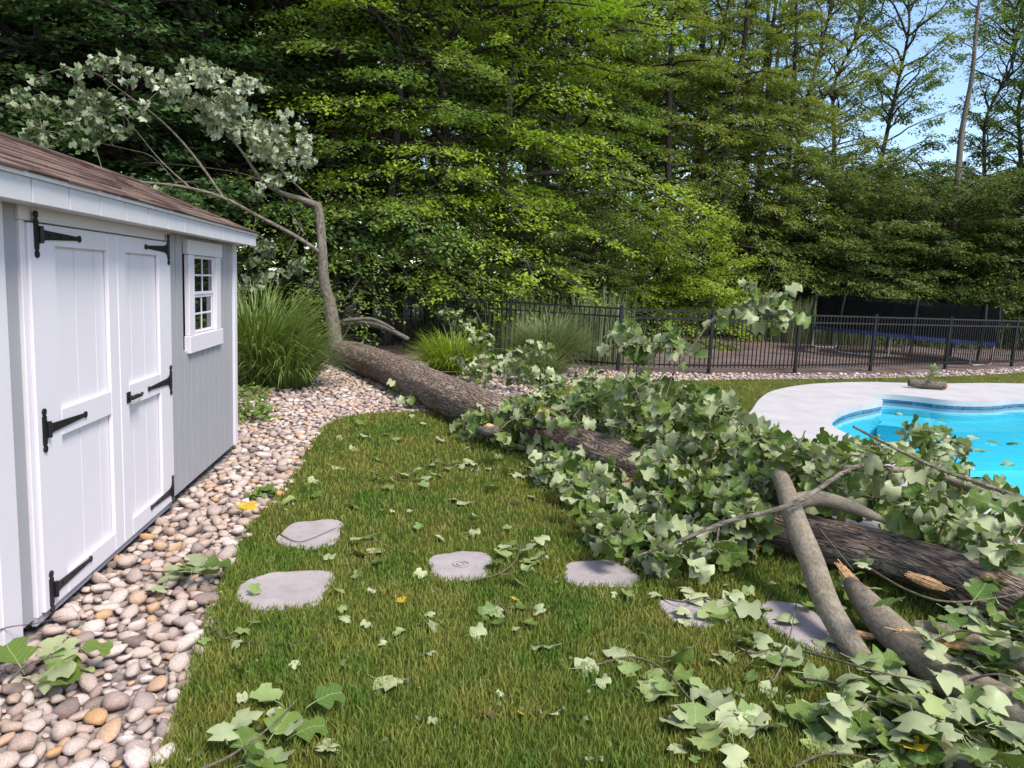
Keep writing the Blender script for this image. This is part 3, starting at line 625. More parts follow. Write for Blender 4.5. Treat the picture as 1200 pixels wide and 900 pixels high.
FLAT = {k_: leaf_meshes('leaf', FG, MAT[k_]) for k_ in ('tulip_leaf_single', 'wilted_leaf', 'yellow_leaf', 'brown_leaf')}
def rot_from(dirv, nrm):
    y = np.asarray(dirv, float); y = y/(np.linalg.norm(y)+1e-9); z = np.asarray(nrm, float); z = z-y*(z@y); z /= np.linalg.norm(z)+1e-9; x = np.cross(y, z); return np.stack([x, y, z], 1)
def join_leaves(name, items, mat, parent):
    """items: (pos, R, size, variant)"""
    nvv = len(LV[0]); V = np.concatenate([(LV[v]*s_)@R_.T+p for p, R_, s_, v in items]); F = np.concatenate([LF+i*nvv for i in range(len(items))])
    tn = np.repeat(RNG.random(len(items)), nvv)
    o = obj(name, npmesh(name, V, F, True, {'tint': tn, 'lc': np.tile(LC, (len(items), 1))}), mat, parent); tag(o, kind='stuff'); return o
def grow(nodes_src, targets, rnd):
    """connect every target point to the nearest node already reached; returns polylines"""
    nodes = [np.array(p, float) for p in nodes_src]; A = np.array(nodes); order = sorted(targets, key=lambda t_: np.min(np.linalg.norm(A-t_, axis=1))); lines = []; arr = list(nodes)
    for t_ in order:
        A = np.array(arr); k_ = int(np.argmin(np.linalg.norm(A-t_, axis=1))); p = A[k_]; d = t_-p; Ld = np.linalg.norm(d)
        if Ld < 1e-3: continue
        mid = p+d*.5+np.array([rnd.uniform(-.1, .1), rnd.uniform(-.1, .1), rnd.uniform(-.02, .16)])*Ld
        pl_ = catmull([p, mid, t_], 4); lines.append(pl_); arr += [pl_[4], t_]
    return lines

# ------------------------------------------------------------------ fallen tree
AXP = [(402, 412, .24), (450, 430, .24), (510, 457, .235), (560, 478, .225), (640, 508, .195), (720, 538, .18), (800, 572, .165), (880, 608, .155), (960, 632, .16), (1050, 652, .19), (1130, 680, .21), (1210, 715, .22), (1290, 745, .22)]
axis = np.array([un(*q) for q in AXP]); axis = np.vstack([axis, axis[-1]+(axis[-1]-axis[-3])*2.0])
AR = [.25, .245, .24, .225, .19, .165, .15, .14, .135, .13, .127, .123, .118, .11]
ft = empty('fallen_tree', (0, 0, 0)); tag(ft, 'uprooted tree lying across the lawn with furrowed bark and leafy branches', 'tree')
AX = catmull(axis, 26); ARi = np.interp(np.linspace(0, 1, len(AX)), np.linspace(0, 1, len(AR)), AR)
ARi[:12] *= np.linspace(.80, 1, 12); ARi[:1] *= .5
obj('trunk', quads_to_mesh('trunk', [tube_bark(AX, ARi, 72, .011, 1)]), MAT['bark_furrowed'], ft)
BS = MAT['bark_smooth']
def P3(*q): return [un(*p) for p in q]
# big smooth limb that rises over the trunk and comes down on the grass
arm = P3((908, 545, .52), (920, 572, .46), (932, 610, .40), (950, 655, .27), (968, 705, .16), (992, 748, .075), (1012, 775, .03))
lb1 = limb('limb', arm, [.052, .055, .06, .062, .06, .058, .05], BS, ft, 16, 8, .004, 3); tag(lb1, 'smooth pale limb crossing over the trunk')
stub = P3((930, 588, .43), (958, 584, .45), (992, 592, .44), (1022, 604, .41), (1040, 612, .38)); limb('limb', stub, [.05, .048, .042, .028, .006], BS, ft, 12, 6, .004, 4)
lw = P3((1072, 552, .5), (1120, 566, .5), (1165, 582, .5), (1230, 604, .5)); limb('limb', [un(985, 548, .62)]+lw, [.018, .024, .026, .026, .026], BS, ft, 8, 6, .002, 5)
limb('limb', P3((745, 652, .2), (790, 636, .28), (850, 612, .4), (930, 590, .52), (1000, 548, .66), (1060, 541, .68)), [.006, .010, .013, .015, .013, .008], MAT['bark_pale'], ft, 8, 8)
limb('limb', P3((1000, 500, .95), (1090, 545, .75), (1160, 570, .6), (1210, 590, .55)), [.006, .010, .013, .016], MAT['bark_pale'], ft, 8, 6)
limb('branch_stub', P3((585, 505, .22), (572, 506, .2), (562, 504, .19)), [.055, .05, .042], MAT['bark_pale'], ft, 10, 4, .006, 8)
def torn(name, parent, c, d, n_, L_, W_t, seed, lab=None):
    """jagged exposed wood: a bundle of splinters along d, lying on a surface with normal n_"""
    r_ = random.Random(seed); m_ = MB(); d = Vector(d).normalized(); n_ = Vector(n_); n_ = (n_-d*n_.dot(d)).normalized(); sdd = d.cross(n_)
    for i in range(13):
        u = (i/12-.5)*W_t; l0 = L_*r_.uniform(.35, .55)*(1-.7*abs(i/6-1)**2); l1 = L_*r_.uniform(.35, .6)*(1-.6*abs(i/6-1)**2); c_ = Vector(c)+sdd*u-n_*(u*u/W_t*1.1)
        m_.tube([c_-d*l0, c_+n_*r_.uniform(.0, .006), c_+d*l1+n_*r_.uniform(-.004, .008)], [.003, W_t*.075, .002], 5)
    return m_.build(name, MAT['torn_wood'], parent, smooth=False)
ctr = Vector(CP)
def facing(p): v = (ctr-Vector(p)); return Vector((v.x*.6, v.y*.6, 0)).normalized()*.8+Vector((0, 0, .75))
for (px, py, zz, L_, W_t, dx, sd) in ((1085, 680, .20, .26, .055, (.35, -1, .03), 1), (575, 500, .24, .10, .09, (-1, -.3, .1), 2), (735, 562, .13, .16, .05, (.4, -1, 0), 3), (893, 620, .10, .16, .045, (.4, -1, 0), 4)):
    p = un(px, py, zz); torn('torn_wood', ft, p, dx, facing(p), L_, W_t, sd)
# other broken limbs on the ground
def broken(pts, rads, label, seed, torn_at=None):
    root = empty('broken_limb', (0, 0, 0)); tag(root, label, 'limb', 'broken limbs on the ground')
    limb('bark', pts, rads, BS, root, 16, 8, .006, seed)
    for (q, d, L_, W_t) in torn_at or []: torn('torn_wood', root, q, d, facing(q), L_, W_t, seed)
    return root
b1 = P3((996, 682, .17), (1012, 703, .14), (1040, 735, .10), (1085, 775, .075), (1140, 812, .07), (1215, 850, .07), (1300, 890, .07))
broken(b1, [.034, .062, .078, .082, .088, .092, .092], 'thick broken limb with an orange torn end beside the trunk', 11, [(b1[0]+np.array([0, 0, .02]), b1[1]-b1[0], .34, .06), (un(1003, 742, .05), (1, -1, .2), .26, .03)])
b2 = P3((1070, 734, .15), (1110, 744, .15), (1150, 758, .14), (1200, 776, .13), (1290, 800, .12)); broken(b2, [.034, .054, .054, .052, .05], 'short split limb showing pale wood, lying across the thick broken limb', 12, [(un(1092, 748, .155), b2[1]-b2[0], .34, .05)])
b3 = P3((1085, 845, .05), (1100, 868, .045), (1120, 890, .04), (1150, 925, .04)); broken(b3, [.026, .03, .03, .028], 'small grey limb with a rounded end poking out of wilted leaves', 13)
# root-end limbs
limb('limb', P3((384, 378, .55), (420, 378, .62), (450, 384, .6), (478, 397, .45)), [.06, .06, .055, .04], MAT['bark_pale'], ft, 10, 6, .004, 6)
limb('limb', [uny(402, 376, 12.2), uny(435, 374, 12), uny(462, 386, 11.8)], [.03, .03, .02], MAT['bark_pale'], ft, 8, 6)

# foliage mass: points spread through the volume behind, over and in front of the trunk
up_line = [(540, 470), (575, 455), (610, 455), (650, 455), (690, 448), (730, 425), (770, 428), (800, 440), (840, 455), (880, 480), (920, 515), (970, 512), (1020, 505), (1060, 508), (1110, 528), (1150, 552), (1200, 585), (1260, 600)]
lo_line = [(540, 492), (575, 505), (610, 520), (650, 560), (690, 600), (720, 650), (770, 660), (830, 655), (880, 610), (920, 600), (970, 580), (1020, 600), (1060, 610), (1110, 640), (1150, 700), (1200, 740), (1260, 780)]
def interp(l, x): return float(np.interp(x, [q[0] for q in l], [q[1] for q in l]))
axpx = [(q[0], q[1]) for q in AXP]
AXY = [(q[0], float(p[1])) for q, p in zip(AXP, axis)]
rf = random.Random(21); tg = []
def trunk_depth(px): return interp(AXY, px)
tries = 0
while len(tg) < 620 and tries < 16000:
    tries += 1
    px = rf.choice((rf.uniform(560, 1230), rf.uniform(640, 960))); y0, y1 = interp(up_line, px)+10, interp(lo_line, px)
    py = rf.uniform(y0, y1); D = trunk_depth(px); ya = interp(axpx, px)
    if 975 < px < 1140 and py > ya-28: continue          # bare trunk shows here
    if 635 < px < 765 and ya-22 < py < ya+14: continue
    if 880 < px < 1000 and py > ya-40: continue
    g = un(px, py, .05)
    if py < ya:
        hi = min(g[1], D+2.6); Yd = rf.uniform(D+.02, max(D+.1, D+(hi-D)*.85)); p = uny(px, py, Yd)
        if p[2] > 1.05 or p[2] < .04: continue
    else:
        z = rf.uniform(.04, .22); p = un(px, py, z)
        if p[1] > D-.12: p = un(px, py, rf.uniform(.04, .35))
    if any(np.linalg.norm(p-q) < .07 for q in tg): continue
    tg.append(p)
k0 = len(tg); tries = 0
while len(tg) < k0+105 and tries < 6000:                  # boughs hanging over the near side of the trunk
    tries += 1; px = rf.uniform(600, 885); ya = interp(axpx, px); py = ya+rf.uniform(-30, 38); D = trunk_depth(px)
    if 632 < px < 768 and ya-28 < py < ya+16: continue
    p = uny(px, py, D-rf.uniform(.22, .5))
    if p[2] < .05 or any(np.linalg.norm(p-q) < .06 for q in tg): continue
    tg.append(p)
# sprigs that stand out of the mass: a raised branch, far tufts near the grasses
for (px, py, Y_, n_) in ((760, 408, 5.9, 5), (735, 400, 6.0, 4), (795, 405, 5.7, 4), (545, 385, 12.4, 6), (535, 375, 12.4, 5), (560, 400, 12.3, 6), (548, 425, 11.6, 7), (580, 430, 11.0, 6), (610, 405, 11.8, 6), (630, 410, 11.6, 6), (600, 430, 10.6, 6), (630, 440, 10.2, 5), (560, 440, 10.8, 6), (690, 445, 9.5, 5), (655, 450, 9.6, 5), (480, 455, 9.6, 3), (478, 462, 9.1, 2), (500, 458, 8.9, 2), (548, 492, 7.5, 4), (560, 500, 7.3, 4), (1075, 515, 5.4, 4), (1100, 520, 5.2, 5), (1120, 545, 5.0, 4)):
    for _ in range(n_): tg.append(uny(px+rf.uniform(-14, 14), py+rf.uniform(-12, 12), Y_+rf.uniform(-.15, .15)))
spr = [(788, 440), (812, 405), (838, 372), (868, 360), (892, 348), (905, 350), (922, 368), (880, 330), (850, 362), (915, 345), (905, 380), (930, 352)]
raised = [uny(a_, b_, 5.6) for a_, b_ in spr]
tg2 = raised[2:]
src = [p+np.array([0, 0, .08]) for p in AX[30::6]]+[p for p in arm[:4]]
lines = grow(src, tg, rf)
limb('limb', raised[:3]+[raised[3], raised[4], raised[5]], [.010, .009, .008, .006, .005, .004], MAT['twig_bark'], ft, 6, 4)
lines += [catmull([uny(760, 520, 5.45), uny(775, 480, 5.5), raised[0]], 4)]+[catmull([raised[i], (raised[i]+raised[j])/2+np.array([0, 0, .02]), raised[j]], 3) for i, j in ((4, 7), (4, 9), (5, 6), (6, 10), (3, 8), (5, 11))]
tag(obj('twigs', quads_to_mesh('twigs', [tube_bark(l_, np.linspace(.007, .0035, len(l_)), 5, caps=False) for l_ in lines]), MAT['twig_bark'], ft), kind='stuff')
items = []
def cluster(p, n_, size, out_, rnd, jit=.16, upb=.55, flip=.5, droop=.35):
    for _ in range(n_):
        d = np.array([rnd.gauss(0, 1), rnd.gauss(0, 1), rnd.gauss(-droop, .55)]); d /= np.linalg.norm(d)
        nn = np.array([rnd.gauss(0, .6), rnd.gauss(-.25, .6), rnd.gauss(upb, .5)]); 
        if rnd.random() < flip: nn = -nn
        s_ = size*rnd.uniform(.65, 1.15); q = p+d*s_*.5*rnd.uniform(.7, 1.5)
        ext = q[2]+min(0, d[2]*s_*.8)
        if ext < .015: q = q+np.array([0, 0, .015-ext])
        out_.append((q, rot_from(d, nn), s_, rnd.randrange(10)))
for p in tg: cluster(p, rf.randint(5, 8), .11, items, rf)
for p in tg2: cluster(p, 5, .115, items, rf)
items.sort(key=lambda it: np.linalg.norm(it[0]-CP))
def in_view(p, m=15):
    d = p-CP; zc = d@_F
    if zc < .3: return False
    u = 600+FPX*(d@R2)/zc; v = 450-FPX*(d@U2)/zc; return -m < u < 1200+m and -m < v < 900+m
def split_leaves(items, nobj, mat, parent, meshes):
    a = []; b = []
    for it in items: (a if len(a) < nobj and in_view(it[0]) and (len(a) < nobj*.5 or rf.random() < .5) else b).append(it)
    for p, R_, s_, v in a:
        o = bpy.data.objects.new('leaf', meshes[v]); link(o, parent); m_ = Matrix([[*R_[i], p[i]] for i in range(3)]+[[0, 0, 0, 1]]); o.matrix_basis = m_ @ Matrix.Diagonal((s_, s_, s_, 1))
    if b: join_leaves('foliage', b, mat, parent)
split_leaves(items, 300, MAT['tulip_leaf'], ft, LEAF_ME)

# ------------------------------------------------------------------ snapped young tree bent over behind the shed
sp = empty('snapped_tree', (0, 0, 0)); tag(sp, 'snapped young tree with pale leaves bent over behind the shed roof', 'tree')
Yb = 13.3
stem = [np.array([*bear(397, Yb)[:2], 0]), uny(388, 365, Yb), uny(380, 330, Yb), uny(377, 285, Yb), uny(374, 248, Yb), uny(371, 238, Yb)]
limb('trunk', stem, [.15, .115, .098, .086, .08, .07], MAT['bark_pale'], sp, 14, 8, .008, 2)
main = [uny(373, 241, Yb), uny(352, 233, Yb-.1), uny(330, 226, Yb-.2), uny(308, 212, Yb-.4), uny(285, 180, Yb-.5), uny(262, 150, Yb-.6)]
limb('limb', main, [.06, .05, .042, .03, .022, .014], MAT['bark_pale'], sp, 10, 6, .005, 3)
br1 = [uny(381, 300, Yb), uny(345, 276, Yb-.2), uny(300, 252, Yb-.5), uny(262, 232, Yb-.8), uny(215, 219, Yb-1.1), uny(160, 212, Yb-1.4), uny(120, 200, Yb-1.5)]
limb('limb', br1, [.042, .036, .030, .027, .022, .016, .008], MAT['bark_pale'], sp, 8, 6, .002, 4)
br2 = [uny(262, 232, Yb-.8), uny(240, 200, Yb-.8), uny(215, 168, Yb-.8), uny(185, 138, Yb-.9), uny(150, 112, Yb-1), uny(120, 90, Yb-1)]
limb('limb', br2, [.024, .020, .017, .014, .010, .006], MAT['bark_pale'], sp, 8, 6)
br3 = [uny(366, 234, Yb), uny(340, 210, Yb-.1), uny(310, 180, Yb), uny(285, 160, Yb+.1), uny(258, 150, Yb+.2)]
limb('limb', br3, [.018, .015, .012, .009, .005], MAT['bark_pale'], sp, 8, 6)
br4 = [uny(225, 222, Yb-1), uny(190, 190, Yb-.8), uny(165, 160, Yb-.6), uny(145, 135, Yb-.6)]; limb('limb', br4, [.014, .011, .008, .005], MAT['bark_pale'], sp, 6, 6)
for q in ([(358, 276), (335, 240), (318, 205), (300, 175)], [(210, 219), (180, 185), (150, 175), (105, 165)], [(330, 226), (290, 205), (230, 195), (170, 190)]):
    limb('limb', [uny(a_, b_, Yb-.3+.1*i) for i, (a_, b_) in enumerate(q)], [.010, .008, .006, .004], MAT['bark_pale'], sp, 6, 5)
tgs = []; rs2 = random.Random(31)
for (cx, cy, rx, ry, n_) in ((250, 105, 60, 28, 34), (290, 140, 55, 26, 30), (210, 85, 45, 20, 14), (330, 170, 36, 22, 16), (120, 85, 45, 22, 12), (70, 140, 60, 40, 20), (130, 130, 45, 35, 12), (350, 190, 22, 16, 6), (60, 110, 55, 25, 8), (300, 290, 22, 18, 7), (345, 305, 14, 20, 5), (300, 330, 25, 12, 6), (310, 215, 20, 14, 4), (180, 220, 10, 8, 2)):
    for _ in range(n_):
        a_ = rs2.uniform(0, 6.28); q = math.sqrt(rs2.random()); tgs.append(uny(cx+rx*q*math.cos(a_), cy+ry*q*math.sin(a_), Yb-.5-.9*(300-cx)/300+rs2.uniform(-.5, .5)))
src = [p for c_ in (main, br1, br2, br3, br4) for p in catmull(c_, 4)]
ln_ = grow(src, tgs, rs2)
tag(obj('twigs', quads_to_mesh('twigs', [tube_bark(l_, np.linspace(.007, .004, len(l_)), 4, caps=False) for l_ in ln_]), MAT['twig_bark'], sp), kind='stuff')
its = []
for p in tgs: cluster(p, rs2.randint(7, 10), .112, its, rs2, upb=.2, flip=.7, droop=.5)
xl = uny(165, 110, 12.9)[0]
hit = [it for it in its if it[0][0] > xl+rs2.gauss(0, .35) and it[0][2] > 3.2-rs2.random()]; hid = {id(q) for q in hit}
join_leaves('foliage', hit, MAT['silver_leaf'], sp); join_leaves('foliage', [q for q in its if id(q) not in hid], MAT['dull_leaf'], sp)

# ------------------------------------------------------------------ ornamental grasses, reeds, ground cover
def grass_clump(name, loc, n_, L0, L1, spread, wid, mat, label, arch=.6, group=None, base=.16):
    al = RNG.uniform(0, 2*np.pi, n_); tilt = RNG.uniform(0, 1, n_)**.8*spread; Ln = RNG.uniform(L0, L1, n_); ar = arch*RNG.uniform(.4, 1.5, n_); m = 8
    r0 = base*np.sqrt(RNG.random(n_)); b = np.c_[r0*np.cos(al), r0*np.sin(al)]; al2 = al+RNG.normal(0, .5, n_); tt = np.linspace(0, 1, m); pts = np.zeros((n_, m, 3)); pos = np.c_[b, np.zeros(n_)]
    for i in range(m):
        pts[:, i] = pos; th = tilt+ar*tt[i]**1.6*2.0; pos = pos+np.c_[np.sin(th)*np.cos(al2), np.sin(th)*np.sin(al2), np.cos(th)]*(Ln/(m-1))[:, None]
    pts[:, :, 2] = np.maximum(pts[:, :, 2], .01)
    sd = np.c_[-np.sin(al2), np.cos(al2), np.zeros(n_)]; wv = wid*np.array([.6, .9, 1, 1, .9, .75, .5, .1]); V = np.stack([pts-sd[:, None]*wv[None, :, None]*.5, pts+sd[:, None]*wv[None, :, None]*.5], 2).reshape(-1, 3)
    i0 = (np.arange(n_)*m*2)[:, None]+(np.arange(m-1)*2)[None]; F = np.stack([i0, i0+1, i0+3, i0+2], 2).reshape(-1, 4)
    root = empty(name, tuple(loc)); tag(root, label, 'ornamental grass', group); o = obj('blades', npmesh('blades', V, F, False, {'tint': np.repeat(RNG.random(n_), m*2)}), mat, root); return root
grass_clump('ornamental_grass', (-2.35, 10.75, -.02), 1500, 1.1, 1.75, .75, .017, MAT['blade_green'], 'big arching green ornamental grass clump between shed and fallen trunk', .55, base=.35)
grass_clump('ornamental_grass', (-1.85, 10.5, -.02), 800, .7, 1.15, .8, .016, MAT['blade_green'], 'dark green grass clump leaning on the root end of the fallen trunk', .7, base=.28)
grass_clump('ornamental_grass', (2.35, 13.1, -.02), 1500, .9, 1.35, .8, .013, MAT['blade_grey'], 'fountain of fine grey green grass in front of the metal fence', .55, base=.25)
grass_clump('ornamental_grass', (.55, 12.6, -.02), 1000, .6, 1.0, .95, .016, MAT['crown_yellow'], 'low yellow green grass clump just behind the fallen trunk', .7, base=.3)
grass_clump('ornamental_grass', (1.95, 11.6, -.02), 700, .45, .75, .7, .012, MAT['blade_grey'], 'small grass tuft under pale drooping leaves behind the trunk', .8, base=.18)
def reeds(loc, n_, h0, h1, rad, label, mat):
    root = empty('reed_clump', tuple(loc)); tag(root, label, 'reeds'); V = []; F = []
    P_ = np.c_[RNG.normal(0, rad[0], n_), RNG.normal(0, rad[1], n_)]; h_ = RNG.uniform(h0, h1, n_); m = 4; tl = RNG.normal(0, .12, (n_, 2)); tt = np.linspace(0, 1, m)
    pts = np.concatenate([P_[:, None]+tl[:, None]*(tt**1.6)[None, :, None]*h_[:, None, None], (h_[:, None]*tt)[..., None]], 2); a_ = RNG.uniform(0, np.pi, n_); sd = np.c_[np.cos(a_), np.sin(a_), np.zeros(n_)]*.011; wv = np.array([.8, 1, .9, .1])
    V = np.stack([pts-sd[:, None]*wv[None, :, None], pts+sd[:, None]*wv[None, :, None]], 2).reshape(-1, 3); i0 = (np.arange(n_)*m*2)[:, None]+(np.arange(m-1)*2)[None]; F = np.stack([i0, i0+1, i0+3, i0+2], 2).reshape(-1, 4)
    obj('stalks', npmesh('stalks', V, F, False, {'tint': np.repeat(RNG.random(n_), m*2)}), mat, root)
reeds(bear(965, 24.5)+[0, 0, -.05], 1100, 1.0, 1.7, (1.1, .5), 'stand of pale green reeds beside the trampoline behind the fence', MAT['reed_pale'])
reeds(bear(1050, 26)+[0, 0, -.05], 1500, 1.0, 1.7, (2.2, .6), 'wide stand of pale reeds behind the trampoline', MAT['reed_pale'])
reeds(bear(705, 15.2)+[0, 0, -.05], 260, 1.0, 1.75, (.35, .25), 'thin grey weed stalks standing behind the fence by the grass fountain', MAT['reed_pale'])
reeds(bear(640, 16.2)+[0, 0, -.05], 220, .8, 1.5, (.7, .3), 'row of tall weeds behind the fence', MAT['blade_grey'])
def low_plant(name, loc, n_, r, h, leaf, label, mat, cat='plant'):
    root = empty(name, tuple(loc)); tag(root, label, cat); rn = random.Random(n_); it = []; ln = []
    for i in range(n_):
        a_ = rn.uniform(0, 6.28); q = r*math.sqrt(rn.random()); p = np.array([q*math.cos(a_), q*math.sin(a_), h*rn.uniform(.15, 1)*(1-.5*q/r)]); d = np.array([rn.gauss(0, 1), rn.gauss(0, 1), rn.gauss(-.1, .3)])
        it.append((p, rot_from(d, (rn.gauss(0, .4), rn.gauss(-.2, .4), 1)), leaf*rn.uniform(.6, 1.2), rn.randrange(10)))
        if i % 4 == 0: ln.append(tube_bark(np.array([[p[0]*.3, p[1]*.3, 0], [p[0]*.6, p[1]*.6, p[2]*.6], p]), np.array([.004, .003, .002]), 4, caps=False))
    tag(obj('stems', quads_to_mesh('stems', ln), MAT['twig_bark'], root), kind='stuff'); join_leaves('foliage', it, mat, root)
low_plant('ground_cover_plant', un(290, 492), 150, .30, .28, .06, 'small leafy green plant at the far corner of the shed', MAT['crown_mid'])
low_plant('ground_cover_plant', un(294, 466), 90, .25, .2, .06, 'low green plant between the grass clump and the shed corner', MAT['crown_mid'])
low_plant('ground_cover_plant', un(305, 580), 26, .10, .06, .07, 'small green weed growing through the river stones', MAT['crown_mid'])

# ------------------------------------------------------------------ leafy twigs and loose leaves on the ground
rl = random.Random(77)
def put_leaf(parent, p, yaw, size, kind, flip, tilt=.3, name='leaf'):
    v = rl.randrange(8); o = bpy.data.objects.new(name, FLAT[kind][v]); link(o, parent)
    n_ = np.array([rl.gauss(0, tilt), rl.gauss(0, tilt), 1.0]); d = np.array([math.cos(yaw), math.sin(yaw), rl.gauss(0, tilt*.5)]); n_ = -n_ if flip else n_
    R_ = rot_from(d, n_); V = FG[v][0]@R_.T*size; lift = .012-V[:, 2].min() if p[2] < .02 else -V[:, 2].mean()
    o.matrix_basis = Matrix([[*(R_[i]*size), p[i]+(lift if i == 2 else 0)] for i in range(3)]+[[0, 0, 0, 1]]); return o
def twig(name, label, path, nleaf, size, kinds, group='leafy twigs torn off the tree', spread=.09, lift=.03, r0=.006):
    """path of ground pixels; leaves set alternately along the outer part"""
    P_ = catmull([un(a_, b_, z_) for a_, b_, z_ in path], 6); base = P_.mean(0); base[2] = 0
    root = empty(name, tuple(base)); tag(root, label, 'twig', group)
    obj('stem', quads_to_mesh('stem', [tube_bark(P_-base, np.linspace(r0, r0*.4, len(P_)), 6)]), MAT['twig_bark'], root)
    for i in range(nleaf):
        t_ = .25+.75*(i+rl.random())/nleaf; k_ = min(int(t_*(len(P_)-1)), len(P_)-2); p = P_[k_]-base; d = P_[k_+1]-P_[k_]; ang = math.atan2(d[1], d[0])+(1 if i % 2 else -1)*rl.uniform(.4, 1.5)
        o = math.copysign(1, 1); q = p+np.array([math.cos(ang), math.sin(ang), 0])*spread*rl.uniform(.5, 1.3); q[2] = max(.0, rl.uniform(0, lift)); put_leaf(root, q, ang, size*rl.uniform(.7, 1.15), rl.choice(kinds), rl.random() < .5, .35)
    return root
G, WL = 'tulip_leaf_single', 'wilted_leaf'
twig('leafy_twig', 'leafy twig with large curled leaves where the lawn meets the stone bed', [(225, 905, .03), (262, 890, .06), (290, 872, .08), (318, 850, .10), (350, 818, .08)], 14, .10, [G, G, WL], spread=.08, lift=.12)
twig('leafy_twig', 'curved twig with a bunch of leaves over the marked stepping stone', [(545, 682, .02), (585, 672, .03), (605, 655, .05), (612, 632, .06)], 12, .105, [G, G, WL], lift=.08)
twig('leafy_twig', 'long fan of pale wilted leaves spread out on the lawn', [(690, 782, .015), (740, 770, .03), (778, 785, .05), (805, 815, .05), (838, 850, .03), (856, 868, .01)], 30, .105, [WL, WL, G], lift=.07, spread=.11)
twig('leafy_twig', 'thin bare twig with three small white leaves beside the stone bed', [(240, 745, .01), (255, 738, .05), (262, 748, .03), (285, 742, .03)], 4, .065, [WL], lift=.05)
twig('leafy_twig', 'leafy sprig lying on the river stones by the shed door', [(165, 668, .07), (190, 670, .09), (215, 668, .08), (240, 664, .06)], 8, .12, [G, G, WL], lift=.1, spread=.06)
twig('leafy_twig', 'bunch of broad green leaves on the stones at the shed corner', [(10, 800, .07), (30, 780, .1), (52, 772, .1), (75, 768, .08)], 9, .13, [G, G, WL], lift=.11, spread=.07)
twig('leafy_twig', 'small sprig of grey green leaves near the bend of the lawn', [(430, 552, .01), (470, 562, .03), (500, 560, .02)], 9, .10, [G, WL], lift=.05)
twig('leafy_twig', 'small sprig lying on the lawn below the trunk', [(505, 540, .01), (530, 546, .03), (556, 548, .02)], 9, .10, [G, WL], lift=.05)
twig('leafy_twig', 'yellowing sprig at the edge of the leaf pile', [(590, 548, .01), (620, 556, .03), (650, 566, .03)], 10, .10, [WL, G], lift=.06)
twig('leafy_twig', 'small leaf bunch with two stalks in the middle of the lawn', [(575, 700, .01), (590, 712, .03), (598, 728, .02)], 5, .10, [G, G, WL], lift=.04)
twig('leafy_twig', 'pair of star shaped leaves beside the grey stepping stones', [(455, 640, .01), (440, 634, .03), (425, 640, .02)], 4, .12, [WL, G], lift=.03)
twig('leafy_twig', 'wilted twig reaching over the small stepping stone', [(775, 700, .02), (800, 705, .05), (830, 700, .06), (850, 715, .03)], 10, .12, [WL, G, G], lift=.06)
twig('leafy_twig', 'wilted leaf bunch beside the stone next to the fallen limb', [(860, 755, .02), (880, 765, .04), (905, 760, .04)], 9, .11, [WL, G], lift=.05)
twig('leafy_twig', 'large heap of crumpled green leaves at the end of the fallen limb', [(935, 795, .03), (975, 800, .10), (1020, 815, .13), (1065, 830, .14), (1110, 850, .12), (1150, 870, .1)], 60, .115, [G, G, G, WL], lift=.17, spread=.13)
twig('leafy_twig', 'leaf covered twig arching over the broken limb ends', [(930, 760, .05), (985, 775, .16), (1040, 790, .2), (1090, 800, .2)], 36, .11, [G, G, WL], lift=.2, spread=.12)
twig('leafy_twig', 'mat of pale wilted leaves lying flat beside the heap of crumpled leaves', [(930, 900, .02), (960, 885, .04), (1000, 885, .05), (1040, 895, .05)], 26, .11, [WL, G, G], lift=.06, spread=.13)
twig('leafy_twig', 'branch end with broad green leaves leaning on the split limb', [(1010, 660, .25), (1060, 690, .34), (1110, 705, .36), (1170, 700, .36), (1220, 690, .3)], 44, .11, [G, G, G, WL], lift=.38, spread=.12)
twig('leafy_twig', 'green leaves sticking out between the trunk and the broken limbs', [(1080, 760, .16), (1120, 740, .25), (1160, 745, .28), (1200, 750, .25)], 28, .11, [G, G, WL], lift=.3, spread=.12)
twig('leafy_twig', 'twig of dull green leaves hanging below the thick trunk', [(960, 620, .3), (985, 650, .28), (1000, 668, .22)], 10, .11, [G, G], lift=.3, spread=.09)
twig('leafy_twig', 'long leafy branch tip draped over the pool deck', [(1120, 640, .3), (1150, 650, .34), (1185, 640, .36), (1225, 650, .3)], 28, .11, [G, G, WL], lift=.36, spread=.13)
twig('leafy_twig', 'last leafy branch tip beside the split limb near the deck', [(1130, 800, .12), (1165, 790, .2), (1210, 800, .2)], 16, .11, [G, G, WL], lift=.22, spread=.11)
twig('leafy_twig', 'bent straw coloured twig lying on the lawn between trunk and stones', [(905, 800, .012), (918, 775, .05), (928, 735, .07), (936, 690, .06)], 5, .10, [WL, G], lift=.06)
# bare twigs
def bare(label, path, r=.004):
    P_ = catmull([un(*q) for q in path], 6); base = P_.mean(0); base[2] = 0; o = obj('bare_twig', quads_to_mesh('bare_twig', [tube_bark(P_-base, np.linspace(r, r*.4, len(P_)), 6)]), MAT['twig_bark'], None, tuple(base)); tag(o, label, 'twig', 'bare twigs on the ground')
bare('dark curved twig lying across the flat grey stepping stone', [(325, 624, .018), (345, 634, .024), (362, 632, .024), (395, 618, .02)])
bare('thin straight twig on the grass beside the stone bed', [(278, 751, .02), (330, 754, .02), (385, 745, .02), (405, 738, .02)], .003)
bare('thin wiry twig leaning on the shed corner board over the stones', [(-20, 745, .12), (10, 735, .14), (45, 730, .1), (72, 722, .06)], .003)
bare('short bent twig on the grass below the yellow leaf', [(470, 706, .015), (495, 706, .02), (518, 704, .015)], .0025)
bare('thin curved twig on the lawn near the fallen trunk', [(440, 522, .02), (455, 533, .02), (482, 538, .02)], .004)
